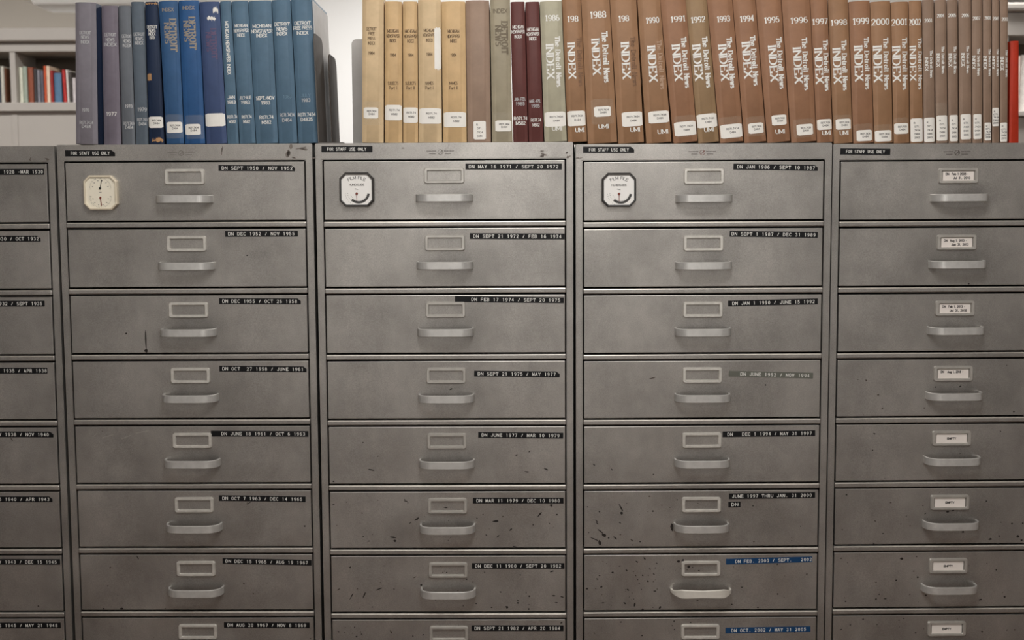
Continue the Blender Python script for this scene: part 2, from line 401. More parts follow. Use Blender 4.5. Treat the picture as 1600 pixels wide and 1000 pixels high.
DYMO = {  # cabinet, row: (text, strip left x, left centre y, right x, right centre y, text left x, text right x, tape, cut corner)
 (1, 0): ('DN SEPT 1950 / NOV 1952', 341.5, 262.5, 461, 263, 347, 457, 'tape_black', 1),
 (1, 1): ('DN DEC 1952 / NOV 1955', 352, 365.5, 465.6, 365, 357, 460, 'tape_black', 0),
 (1, 2): ('DN DEC 1955 / OCT 26 1958', 342.5, 470.5, 470, 470.8, 348, 464, 'tape_black', 1),
 (1, 3): ('DN OCT  27 1958 / JUNE 1961', 343, 576, 479, 577, 348, 474, 'tape_black', 1),
 (1, 4): ('DN JUNE 18 1961 / OCT 6 1963', 329.7, 677.4, 481.8, 678, 346.5, 476.5, 'tape_black', 0),
 (1, 5): ('DN OCT 7 1963 / DEC 14 1965', 342, 778.2, 477.5, 780, 348, 472, 'tape_black', 0),
 (1, 6): ('DN DEC 15 1965 / AUG 19 1967', 347.8, 876.3, 486.9, 879.3, 353, 481, 'tape_black', 0),
 (1, 7): ('DN AUG 20 1967 / NOV 8 1969', 350, 976.5, 483.8, 977, 356, 478, 'tape_black', 0),
 (2, 0): ('DN MAY 16 1971 / SEPT 20 1972', 727.3, 260.3, 877.8, 260.3, 733, 872, 'tape_black', 0),
 (2, 1): ('DN SEPT 21 1972 / FEB 16 1974', 734, 369, 882.4, 369.6, 740, 877, 'tape_black', 0),
 (2, 2): ('DN FEB 17 1974 / SEPT 20 1975', 711, 467.3, 881, 469.2, 737, 875, 'tape_black', 0),
 (2, 3): ('DN SEPT 21 1975 / MAY 1977', 741, 583.7, 874.5, 585, 747, 868, 'tape_black', 1),
 (2, 4): ('DN JUNE 1977 / MAR 10 1979', 747.2, 679.4, 880, 680.6, 753, 874, 'tape_black', 0),
 (2, 5): ('DN MAR 11 1979 / DEC 10 1980', 738.9, 782.2, 880.5, 782.2, 745, 874.5, 'tape_black', 0),
 (2, 6): ('DN DEC 11 1980 / SEPT 20 1982', 737.3, 884.2, 881.9, 884.2, 743, 876.5, 'tape_black', 0),
 (2, 7): ('DN SEPT 21 1982 / APR 20 1984', 736.7, 981.5, 880.5, 981.5, 742, 875, 'tape_black', 0),
 (3, 0): ('DN JAN 1986 / SEPT 10 1987', 1146, 260.3, 1277.8, 262.4, 1152, 1273, 'tape_black', 1),
 (3, 1): ('DN SEPT 1 1987 / DEC 31 1989', 1140.2, 365.2, 1277.8, 367.2, 1143.5, 1274, 'tape_black', 0),
 (3, 2): ('DN JAN 1 1990 / JUNE 15 1992', 1137.6, 474.2, 1277.8, 470.8, 1144.5, 1272.5, 'tape_black', 0),
 (3, 3): ('DN JUNE 1992 / NOV 1994', 1138.6, 583.7, 1270.4, 587, 1157, 1264.5, 'tape_grey', 0),
 (3, 4): ('DN   DEC 1 1994 / MAY 31 1997', 1129, 678.6, 1273.6, 676.6, 1137, 1268, 'tape_black', 0),
 (3, 5): ('JUNE 1997 THRU JAN. 31 2000', 1138.9, 775.4, 1273.5, 773.4, 1144, 1268, 'tape_black', 0),
 (3, 6): ('DN FEB. 2000 / SEPT.   2002', 1134.3, 877.5, 1269, 873.7, 1149, 1268, 'tape_blue', 0),
 (3, 7): ('DN OCT. 2002 / MAY 31 2005', 1133.5, 985.2, 1266.3, 982.7, 1143, 1259, 'tape_blue', 0),
 (0, 0): ('1928 -MAR 1930', -62, 269, 68.8, 268.4, 6, 67, 'tape_black', 0),
 (0, 1): ('1930 / OCT 1932', -66, 373.4, 63.4, 373, -7, 60.5, 'tape_black', 1),
 (0, 2): ('1932 / SEPT 1935', -60, 474.6, 69.8, 474.2, -5, 65.8, 'tape_black', 0),
 (0, 3): ('T 1935 / APR 1938', -56, 579.4, 74, 579.2, -3.5, 73, 'tape_black', 0),
 (0, 4): ('Y 1938 / NOV 1940', -50, 678.4, 83.5, 679, -1, 76.2, 'tape_black', 1),
 (0, 5): ('6 1940 / APR 1943', -50, 779.8, 82, 780, -1, 77.2, 'tape_black', 1),
 (0, 6): ('Y 1943 / DEC 15 1945', -44, 877.6, 94, 878, -1, 88.6, 'tape_black', 0),
 (0, 7): ('6 1945 / MAY 21 1948', -44, 977.2, 95, 977, -1, 89.8, 'tape_black', 0),
}
def dymo(c, spec, parent, z_org, hgt=.0124, name='label_strip', ch=.0064):
    t, xl, yl, xr, yr, tl, tr, tape, cut = spec
    a = cabpx(c, xl, yl); q = cabpx(c, xr, yr); t0 = cabpx(c, tl, yl)[0]; t1 = cabpx(c, tr, yr)[0]
    cx, cz = (a[0]+q[0])/2, (a[1]+q[1])/2; L = math.hypot(q[0]-a[0], q[1]-a[1]); th = math.atan2(q[1]-a[1], q[0]-a[0])
    b = MB(); hw, hh = L/2, hgt/2; e = hh*.9 if cut else .0004
    out = [(-hw+.0004, -hh), (hw-.0004, -hh), (hw, -hh+.0006), (hw, hh-e), (hw-e*(1.3 if cut else 1), hh), (-hw+.0004, hh), (-hw, hh-.0004), (-hw, -hh+.0004)]
    b.loops([[(x, .0002, z) for x, z in out], [(x, -.0007, z) for x, z in out]], cap0=True, cap1=True)
    text(b, t, (t0+t1)/2-cx, 0, ch, t1-t0, PLANE(-.0009), mono=True, thick=.19, mi=1, gap=.34)
    o = b.build(name, [tape, 'ink_white'], parent, (cx, 0, cz-z_org), (0, -th, 0), fix=False)
    return o
STAFF = {1: (102, 239.6, 179.7, 239.3, 111, 171, 1), 2: (502.3, 233, 582, 233, 511.5, 572, 0), 3: (911, 234, 991, 234, 920.5, 982, 1), 4: (1313, 236.6, 1391, 237.2, 1322, 1382, 0)}
MARK = {1: (283, 239.5, 'maker_faint', 'maker_faint', 0), 2: (688, 237.6, 'maker', 'maker_faint', 0), 3: (1097.5, 238.3, 'maker', 'maker_red', 1), 4: (1495.5, 238.6, 'maker', 'maker', 1)}
CARDS = [(('DN  Feb 1 2008 -', 'Jul 31, 2010'),), (('DN  Aug 1, 2010 -', 'Jan 31, 2013'),), (('DN  Feb 1, 2013 -', 'Jul 31, 2018'),), (('DN   Aug 1, 2018 -', ''),)]
def blob(b, x, z, l, wd, ang, mi=0, tail=.5):
    n = 9; ca, sa = math.cos(ang), math.sin(ang); p = []
    for i in range(n):
        a = 2*math.pi*i/n; u = math.cos(a)*l/2; v = math.sin(a)*wd/2*random.uniform(.75, 1.2)
        if u < 0: v *= (1-tail*(-u)/(l/2))
        p.append((x+u*ca-v*sa, -.0003, z+u*sa+v*ca))
    b.quad(p, mi)
# marks seen in the photo: cabinet, x, y, length px, width px, angle (deg, up), pale
SPOTS = [
 (1, 228, 533, 36, 2.6, 90, 0), (1, 228, 548, 6, 6, 0, 0), (1, 197, 521, 4, 3, 0, 0), (1, 215, 871, 7, 2, -60, 0), (1, 381, 953, 5, 4, 0, 0), (1, 190, 951, 6, 4, 10, 0), (1, 162, 951, 3, 3, 0, 0),
 (1, 476, 822, 3, 3, 0, 0), (1, 381, 912, 3, 3, 0, 1), (1, 389, 786, 9, 1.6, 35, 0), (1, 258, 951, 3, 2, 0, 0),
 (2, 704.5, 608, 5.5, 2.4, 25, 0), (2, 580, 734, 11, 2.2, -12, 0), (2, 823, 737, 8, 2.2, -5, 0), (2, 853, 733, 8, 2.2, -20, 0), (2, 807, 711, 4, 2, 20, 0), (2, 827, 705.5, 3, 2, 50, 0), (2, 521, 752, 3, 3, 0, 0),
 (2, 774, 814.5, 10, 4, 5, 0), (2, 843, 804, 11, 2.4, 48, 0), (2, 861, 789.5, 5, 4, 0, 0), (2, 870, 804, 3.4, 2.6, 0, 0), (2, 798, 827.5, 6, 2.2, 40, 0), (2, 651, 811, 9, 3, 35, 0), (2, 641, 817, 5, 1.6, 45, 0),
 (2, 614, 839.5, 11, 2.4, -8, 0), (2, 617, 845, 5, 4.4, 0, 0), (2, 576, 845.5, 6, 1.8, 0, 0), (2, 634, 783, 6, 2, -10, 0), (2, 521, 788, 4, 1.8, 0, 0), (2, 778, 838, 6, 1.8, 45, 0), (2, 804, 854, 7, 2, -12, 0), (2, 833, 820, 2.4, 2.4, 0, 0), (2, 696, 793, 7, 2, -5, 0),
 (2, 592, 920.5, 12, 2, 22, 0), (2, 569, 930, 12, 2, 66, 0), (2, 549, 932, 14, 1.5, 62, 0), (2, 529, 921, 6, 1.8, 30, 1), (2, 547, 886.5, 3, 3, 0, 0), (2, 658, 914, 4, 3, 0, 0), (2, 862, 893, 7, 2.6, 18, 0), (2, 792, 948.5, 5, 4, -30, 0), (2, 809, 942, 3, 3, 0, 0),
 (2, 865, 930.5, 6, 2.2, -5, 0), (2, 878, 932.5, 6, 2.2, -20, 0), (2, 826, 951.5, 3, 3, 0, 0), (2, 782, 925, 3.4, 2, 0, 0), (2, 869, 941.5, 5, 1.5, 0, 0), (2, 757, 894, 3, 1.6, 0, 0), (2, 768, 949, 3, 2, 0, 0), (2, 744, 943, 2.4, 2.4, 0, 0), (2, 827, 931.5, 3.4, 3, 0, 0),
 (2, 648, 902, 6, 1.6, 25, 1), (2, 698, 894.5, 2.4, 2.4, 0, 0), (2, 729, 905, 2.6, 2.6, 0, 0), (2, 661, 992, 4, 2, 20, 0), (2, 645, 994, 2.6, 2.6, 0, 0), (2, 557, 995, 3, 3, 0, 0), (2, 554, 980, 2.4, 2.4, 0, 0), (2, 565, 991, 3, 2, 0, 0), (2, 611, 987, 6, 2.6, -60, 1), (2, 529, 987, 3, 2, 0, 0), (2, 877, 973, 4, 2.4, 25, 0),
 (3, 1196, 601.5, 2.6, 2.6, 0, 0), (3, 1019, 591, 11, 1.8, 12, 1), (3, 928, 726, 5, 2, -40, 0), (3, 956, 733.5, 4, 1.8, -50, 0), (3, 970, 793, 15, 2.6, -62, 0), (3, 971, 801.5, 5, 5, 0, 0), (3, 943.5, 836, 8, 6, -35, 0), (3, 938, 830, 12, 2, -40, 0), (3, 937, 848, 9, 5, -80, 0), (3, 928, 842, 16, 2, -25, 0),
 (3, 961, 840.5, 8, 2.4, -45, 0), (3, 987, 844, 6, 2.4, -40, 1), (3, 1000, 846.5, 3, 2, 0, 0), (3, 951, 840.5, 3, 3, 0, 0), (3, 932, 814, 6, 2, -45, 0), (3, 933, 817.5, 5, 2, -45, 0), (3, 1020, 798.5, 3, 3, 0, 0), (3, 936.5, 799.5, 2.4, 2.4, 0, 0), (3, 918, 792, 2.4, 2, 0, 0), (3, 1058, 781, 2.4, 2, 0, 0),
 (3, 1050, 824, 13, 5, 95, 0), (3, 1053, 823, 10, 3, 30, 1),
 (3, 1060, 877, 5, 5, 0, 0), (3, 1067, 875.5, 4.4, 4.4, 0, 0), (3, 1076, 885.5, 5, 4, 0, 0), (3, 1092, 891.5, 3, 2.4, 0, 0), (3, 1007, 872.5, 5, 2.2, -45, 0), (3, 995, 877.5, 5, 2, -30, 0), (3, 957, 894.5, 4, 3, 20, 0), (3, 979, 891, 4, 2, -45, 0), (3, 968, 884.5, 4, 1.6, 10, 0), (3, 933, 904.5, 4, 2, -20, 0),
 (3, 1004, 899, 3.4, 2, -50, 0), (3, 1012, 908, 4, 2.6, -40, 0), (3, 1021.5, 897, 3.4, 2, -50, 0), (3, 1015.5, 889, 3.4, 2, -50, 0), (3, 981, 921.5, 4.4, 2.6, -40, 0), (3, 939.5, 917, 4, 3, 30, 0), (3, 976, 942.5, 5, 2.4, -40, 0), (3, 991.5, 945, 7, 2.6, 80, 0), (3, 1004, 952, 4, 3, 0, 0), (3, 1031, 949.5, 6, 3, 60, 0), (3, 917, 920, 4, 3, 0, 0),
 (3, 942, 942, 5, 1.6, 0, 0), (3, 1023, 923.5, 5, 2, 0, 0), (3, 1159, 917.5, 2.6, 2.6, 0, 0), (3, 1215, 928, 3, 2.6, 0, 0), (3, 1143.5, 944.5, 2.4, 2.4, 0, 0), (3, 1260.5, 897, 2.4, 2.4, 0, 0), (3, 1184, 949.5, 3, 2, 0, 0), (3, 1214.5, 881.5, 3, 2.4, 0, 0), (3, 970, 972, 3.4, 2, 0, 0), (3, 1053, 970.5, 3, 2, 0, 0), (3, 1003, 993, 2.6, 2.6, 0, 0), (3, 1079, 972.5, 2.6, 2, 0, 0),
 (4, 1500, 603.5, 4.4, 2.2, 10, 0), (4, 1461.5, 604.8, 2.8, 2, 0, 0), (4, 1372, 617, 4, 2, 0, 1), (4, 1366, 677.5, 4, 2.4, -20, 0), (4, 1513.5, 443.5, 3, 3, 0, 0), (4, 1444, 637.5, 3, 2, 0, 1), (4, 1584, 643.5, 3, 2.4, 0, 0), (4, 1322.5, 773, 3, 3, 0, 0), (4, 1480.5, 799.5, 5, 4, 0, 0), (4, 1489, 797.5, 4, 1.8, 0, 0),
 (4, 1504.5, 831, 4, 3, 0, 0), (4, 1547, 842.5, 6, 3.4, 10, 0), (4, 1590, 838, 4.4, 5, 60, 0), (4, 1596, 844, 4, 3, 0, 0), (4, 1561, 837.5, 2.6, 2.4, 0, 0), (4, 1581, 818, 3, 3, 0, 0), (4, 1598, 817.5, 3, 3, 0, 0), (4, 1541, 783, 3, 2.4, 0, 0), (4, 1408.5, 873, 6, 4, -10, 0), (4, 1434, 902, 3.4, 4, 80, 0), (4, 1427.5, 892.5, 3, 2, 0, 0),
 (4, 1400, 906.5, 4, 2, 0, 0), (4, 1368.5, 936, 3, 3, 0, 0), (4, 1383, 935.5, 5, 2, 0, 0), (4, 1373.5, 928.5, 3, 2, 0, 0), (4, 1531.5, 937, 6, 2.6, 10, 0), (4, 1569.5, 932.5, 3.4, 3.6, 0, 0), (4, 1556.5, 890.5, 2.6, 2.6, 0, 0), (4, 1446.5, 930, 4, 2.4, 0, 0), (4, 1314, 872.5, 4, 2, 0, 1), (4, 1365, 849.5, 3, 2, 0, 0),
 (4, 1534.5, 987, 3, 3.4, 80, 0), (4, 1430.5, 989, 3, 2.4, 0, 0), (4, 1314, 983.5, 4, 2, 20, 0), (4, 1370, 976, 3, 1.6, 0, 0), (4, 1348.5, 967.5, 4, 2, 0, 0), (4, 1404.5, 969, 3, 1.6, 0, 0), (4, 1328.5, 976.5, 3, 2, 0, 0), (4, 1301.5, 996, 3, 2, 0, 0),
 (0, 60, 947, 3, 2.4, 0, 0), (0, 18, 686, 8, 1.6, -60, 1)]
BROWS = 11
CABLABEL = ['grey steel film cabinet cut off by the left picture edge, drawers marked 1928 to 1948',
            'grey steel film cabinet under the blue books, cream gauge on its top drawer',
            'grey steel film cabinet under the tan books, drawers marked 1971 to 1984',
            'grey steel film cabinet with two blue tape labels near its bottom, drawers from 1986',
            'grey steel film cabinet with white index cards in its holders, at the right picture edge']
PXM = .00137
for c in range(5):
    o, R = FR[c]
    root = empty('film_cabinet', o, (0, CABS[c][3], CABS[c][4]))
    tag(root, CABLABEL[c], 'cabinet', 'row of film cabinets')
    hw = CW/2; iw = DW/2+.0024; zb = -o.z+.0005
    b = MB()   # sheet-steel carcass: sides, back, floor, inside shade painted as a black panel
    b.box(-hw+.004, -hw+.006, .02, .70, zb, H-.03); b.box(hw-.006, hw-.004, .02, .70, zb, H-.03)
    b.box(-hw+.004, hw-.004, .698, .70, zb, H-.03); b.box(-hw+.004, hw-.004, .02, .70, zb, zb+.03)
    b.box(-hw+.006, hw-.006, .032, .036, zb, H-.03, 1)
    b.build('carcass', ['enamel', 'dark'], root)
    b = MB(); b.box(-hw+.004, hw-.004, .03, .70, H-.0345, H-.0004); b.build('top_panel', 'enamel', root)
    bm = bmesh.new(); zh = H-DZ0+.003
    pf = [(-hw, zb), (-iw, zb), (-iw, zh), (iw, zh), (iw, zb), (hw, zb), (hw, H), (-hw, H)]
    fa = bm.faces.new([bm.verts.new((x, .0002, z)) for x, z in pf])
    ex = bmesh.ops.extrude_face_region(bm, geom=[fa])
    for v in ex['geom']:
        if isinstance(v, bmesh.types.BMVert): v.co.y = .0302
    bmesh.ops.recalc_face_normals(bm, faces=bm.faces)
    bmesh.ops.bevel(bm, geom=[e for e in bm.edges], offset=.0014, segments=2, affect='EDGES')
    me = bpy.data.meshes.new('front_frame'); bm.to_mesh(me); bm.free(); me.materials.append(MT['enamel'])
    link('front_frame', me, root)
    zbase = H-DZ0-BROWS*DP+.0125
    b = MB(); b.bbox(-iw, iw, .012, .03, zb, zbase-.014, .001); b.build('plinth', 'enamel', root)
    for i in range(BROWS):
        zt = H-DZ0-i*DP
        zr = zt-DH-.0030
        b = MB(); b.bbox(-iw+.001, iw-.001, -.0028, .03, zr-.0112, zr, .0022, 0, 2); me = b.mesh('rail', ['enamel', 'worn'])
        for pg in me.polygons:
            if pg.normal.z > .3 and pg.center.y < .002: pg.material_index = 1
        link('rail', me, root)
        d = link('drawer', ME_DRAWER, root, (0, 0, zt))
        link('label_holder', ME_HOLD[1 if c == 4 or (c == 2) else 0], d, (-.004 if c == 4 else 0, 0, LZ))
        hx = -.003 if c == 4 else 0
        link('handle', ME_WING if (c, i) == (3, 6) else ME_HANDLE, d, (hx, 0, 0))
        if c == 4 and i < 9:
            b = MB(); b.box(-.033, .033, -.0012, -.0004, -.0098, .0098)
            ln = [('', '')]
            if i < 4:
                l1, l2 = CARDS[i][0]
                text(b, l1, -.003, .0042, .0046, .048, PLANE(-.0014), thick=.24, mi=1)
                if l2: text(b, l2, .007, -.0042, .0046, .036, PLANE(-.0014), thick=.24, mi=1)
            else: text(b, 'EMPTY', 0, 0, .0042, .019, PLANE(-.0014), thick=.28, mi=1)
            b.build('index_card', ['card', 'ink_black'], d, (-.0035, 0, LZ-.0005), (0, 0, 0), fix=False)
        if (c, i) in DYMO: dymo(c, DYMO[(c, i)], d, zt)
        if (c, i) == (3, 5): dymo(c, ('DN', 1138, 788.4, 1156.9, 788, 1143, 1153, 'tape_black', 0), d, zt)
        # spatter on this drawer
        b = MB()
        for (cc, px, py, l, wd, ang, pale) in SPOTS:
            if cc != c: continue
            lx, lz = cabpx(c, px, py)
            if not (zt-DH+.001 < lz < zt-.001) or abs(lx) > DW/2-.002: continue
            blob(b, lx, lz-zt, l*PXM, wd*PXM, math.radians(ang), pale)
        nr = {2: (0, 0, 0, 0, 4, 26, 30, 24), 3: (0, 0, 0, 1, 3, 24, 46, 14), 4: (0, 0, 1, 6, 8, 18, 24, 22), 1: (1, 1, 1, 0, 1, 2, 6, 4), 0: (0, 0, 0, 0, 1, 1, 2, 1)}[c]
        for k in range(nr[i] if i < 8 else nr[7]):
            x = random.uniform(-.5, .5)*DW*.97
            if c == 3 and random.random() < .6: x = -abs(x)
            s = random.uniform(.0009, .0026)
            blob(b, x, -random.uniform(.05, .97)*DH, s*random.uniform(1, 2), s, random.uniform(-.9, .9), int(random.random() < .5), 0)
        if (c, i) == (1, 4):
            for (xa, ya, xb, yb) in ((145, 683, 152, 677), (160, 684, 178, 679), (212, 677, 233, 673), (190, 686, 205, 680)):
                p = cabpx(c, xa, ya); q = cabpx(c, xb, yb)
                b.quad([(p[0], -.0003, p[1]-zt), (q[0], -.0003, q[1]-zt), (q[0], -.0003, q[1]-zt+.0007), (p[0], -.0003, p[1]-zt+.0007)], 2)
        if b.v: tag(b.build('spatter', ['spatter', 'spatter_pale', 'scratch'], d, fix=False), kind='stuff')
    if c in STAFF:
        xl, yl, xr, yr, tl, tr, cut = STAFF[c]
        dymo(c, ('FOR STAFF USE ONLY', xl, yl, xr, yr, tl, tr, 'tape_black', cut), root, 0, .0132, 'staff_label', .0062)
    if c in MARK:
        px, py, m1, m2, full = MARK[c]; cx, cz = cabpx(c, px, py)
        b = MB(); y = -.0003
        r = .0058
        def ring(r0, r1, a0, a1, mi, ox=0):
            n = 14
            for i in range(n):
                q = [math.radians(a0+(a1-a0)*k/n) for k in (i, i+1)]
                b.quad([(ox+rr*math.cos(a), y, rr*math.sin(a)) for rr, a in ((r0, q[0]), (r0, q[1]), (r1, q[1]), (r1, q[0]))], mi)
        ring(r-.0009, r, 0, 360, 1); ring(.002, .0029, 60, 250, 1, .0045)
        b.quad([(-.004, y, -.004), (-.003, y, -.0044), (.0045, y, .0042), (.0037, y, .0047)], 1)
        for s in (-1, 1):     # two lines of rubbed, unreadable print either side of the emblem
            for z, l, x in ((.0022, .021, .0185), (-.0034, .0135, .0165)):
                n = 9
                for k in range(n):
                    xx = s*x - l/2 + l*k/n
                    b.quad([(xx, y, z-.0008), (xx+l/n*.7, y, z-.0008), (xx+l/n*.7, y, z+.0008), (xx, y, z+.0008)], 0)
        b.build('maker_mark', [m1, m2], root, (cx, 0, cz), fix=False)
    sc = {1: [(452, 236, 9, 18), (459, 247, 5, 4), (347, 236, 3, 12), (475, 232, 20, 4)], 2: [(850, 243, 10, 6), (846, 236, 7, 2.4), (885, 240, 4, 5), (889, 245, 5, 4), (630, 231, 4, 2), (489, 246.5, 8, 2)], 0: [(47, 249, 3, 5), (72, 249, 7, 4)], 3: [(905, 247, 9, 2)]}.get(c)
    if sc:
        b = MB()
        for px, py, l, hgt in sc:
            x, z = cabpx(c, px, py)
            for k in range(5): blob(b, x+random.uniform(-.4, .4)*l*PXM, z+random.uniform(-.4, .4)*hgt*PXM, l*PXM*.6, hgt*PXM*.45, random.uniform(-.4, .4), 0, 0)
        tag(b.build('scuff', ['scuff'], root, fix=False), kind='stuff')

# ------------------------------------------------------------------ humidity gauges
def octa(hw, hh, ch, y): return [(-hw+ch, y, -hh), (hw-ch, y, -hh), (hw, y, -hh+ch), (hw, y, hh-ch), (hw-ch, y, hh), (-hw+ch, y, hh), (-hw, y, hh-ch), (-hw, y, -hh+ch)]
def bar(b, x0, z0, x1, z1, wd, y, mi=0):
    dx, dz = x1-x0, z1-z0; l = math.hypot(dx, dz); nx, nz = -dz/l*wd/2, dx/l*wd/2
    P = [(x0+nx, z0+nz), (x0-nx, z0-nz), (x1-nx, z1-nz), (x1+nx, z1+nz)]
    b.loops([[(x, y, z) for x, z in P], [(x, y-.0006, z) for x, z in P]], mi, cap0=True, cap1=True)
def disc(b, x, z, r, y, mi=0, n=12):
    L = [[(x+r*math.cos(2*math.pi*i/n), yy, z+r*math.sin(2*math.pi*i/n)) for i in range(n)] for yy in (y, y-.001)]
    b.loops(L, mi, cap0=True, cap1=True)
def gauge(c, px, py, cream, label):
    lx, lz = cabpx(c, px, py); o, R = FR[c]
    g = empty('humidity_gauge', o + R @ Vector((lx, -.0002, lz)), (0, CABS[c][3], CABS[c][4]))
    tag(g, label, 'gauge', 'humidity gauges on the top drawers')
    hw, hh = (.0355, .0365) if cream else (.0362, .0358); ch = .0125; t = .0042
    b = MB()
    b.loops([octa(hw, hh, ch, 0), octa(hw, hh, ch, -.012), octa(hw-.0018, hh-.0018, ch-.0008, -.0138), octa(hw-t, hh-t, ch-t*.6, -.0135), octa(hw-t, hh-t, ch-t*.6, -.010)], cap0=True)
    b.build('bezel', 'cream' if cream else 'bezel', g)
    b = MB(); y = -.0106
    P = octa(hw-t, hh-t, ch-t*.6, -.0104); b.quad(P, 0)
    if not cream:
        text(b, 'FILM FILE', 0, .0248, .006, .038, PLANE(y), thick=.15, mi=1, arc=.037)
        text(b, 'HUMIDIGUIDE', 0, .0098, .0042, .031, PLANE(y), thick=.2, mi=3)
        bar(b, -.004, .0016, .003, .0004, .0009, y, 1)
        n = 18; cx, cz = .004, -.006
        for i in range(n):
            a = [math.radians(226+(352-226)*k/n) for k in (i, i+1)]
            b.quad([(cx+r*math.cos(q), y, cz+r*math.sin(q)) for r, q in ((.0185, a[0]), (.0185, a[1]), (.0236, a[1]), (.0236, a[0]))], 2)
        for i in range(9):
            a = math.radians(186+i*9); 
            for r0, r1 in ((.0225, .0245), (.0275, .029)):
                bar(b, cx+r0*math.cos(a), cz+r0*math.sin(a), cx+r1*math.cos(a), cz+r1*math.sin(a), .0006, y+.0005, 3)
        for i in range(16):
            a = math.radians(200+i*9); bar(b, cx+.0165*math.cos(a), cz+.0165*math.sin(a), cx+.018*math.cos(a), cz+.018*math.sin(a), .0004, y+.0005, 3)
    else:
        for cz, a0, a1 in ((.0105, -8, 188), (-.0105, 172, 368)):
            for i in range(25):
                a = math.radians(a0+(a1-a0)*i/24)
                r0 = .0215 if i % 3 else .0195
                bar(b, r0*math.cos(a), cz+r0*.92*math.sin(a), .0232*math.cos(a), cz+.0232*.92*math.sin(a), .0005, y+.0005, 3 if i % 2 else 1)
                if i % 4 == 2: bar(b, .0165*math.cos(a)-.0012, cz+.0155*math.sin(a), .0165*math.cos(a)+.0012, cz+.0155*math.sin(a), .0014, y+.0005, 3)
        bar(b, -.0025, .0012, .0025, .0012, .001, y+.0005, 3)
    b.build('dial', ['dial_cream' if cream else 'dial', 'ink_black', 'bezel', 'ink_grey'], g, fix=False)
    if cream:
        b = MB(); bar(b, -.0004, .0078, .0038, .0275, .0012, y-.001); disc(b, 0, .0095, .0022, y-.0012); b.build('needle', 'needle_black', g)
        b = MB(); bar(b, 0, -.0095, .0016, -.0275, .0016, y-.001); disc(b, 0, -.0105, .0022, y-.0012); b.build('needle', 'needle_red', g)
    else:
        b = MB(); bar(b, 0, -.008, 0, -.0245, .0011, y-.001); disc(b, 0, -.0085, .0026, y-.0012); b.build('needle', 'needle_red', g)
gauge(1, 159.6, 301.2, True, 'cream octagonal gauge with two needles under the blue books')
gauge(2, 558.4, 296.1, False, 'dark rimmed octagonal gauge with white dial under the tan books')
gauge(3, 966.5, 296.6, False, 'dark rimmed octagonal gauge with white dial on the drawer ending 1987')

# ------------------------------------------------------------------ index volumes on top
CL = {k: cloth(k, v) for k, v in {
 'faded_violet': (126, 121, 128), 'faded_grey': (104, 108, 114), 'violet_grey': (116, 108, 118), 'slate': (92, 102, 112), 'navy': (24, 40, 66), 'royal': (50, 86, 126), 'royal_deep': (42, 84, 132),
 'indigo': (62, 78, 114), 'teal': (82, 108, 128), 'tan': (204, 178, 140), 'tan_deep': (200, 168, 124), 'taupe': (150, 126, 108), 'olive': (156, 146, 124), 'maroon': (94, 52, 48), 'sage': (168, 162, 140),
 'brown': (148, 112, 82), 'brown_red': (144, 105, 78), 'brown_olive': (144, 117, 86), 'brown_grey': (140, 116, 98), 'red': (176, 48, 22)}.items()}
MT['gilt'] = mat('dull_gilt_lettering', (150, 140, 128), .6)
MT['ink_tan'] = mat('dark_brown_lettering', (88, 66, 44), .7)
MT['ink_olive'] = mat('grey_stamped_lettering', (116, 104, 86), .7)
MT['ink_worn'] = mat('rubbed_off_lettering', (126, 94, 70), .7)
MT['ink_faint'] = mat('faint_lettering', (182, 152, 128), .7)
MT['ink_rub'] = mat('half_worn_lettering', (104, 132, 150), .7)
MT['ink_label'] = mat('label_print', (96, 92, 90), .7)
MT['bare'] = mat('bare_binding_board', (176, 134, 92), .8, 0, (200, .15))
MT['ink_indigo'] = mat('brown_faded_stamp', (98, 82, 112), .7)

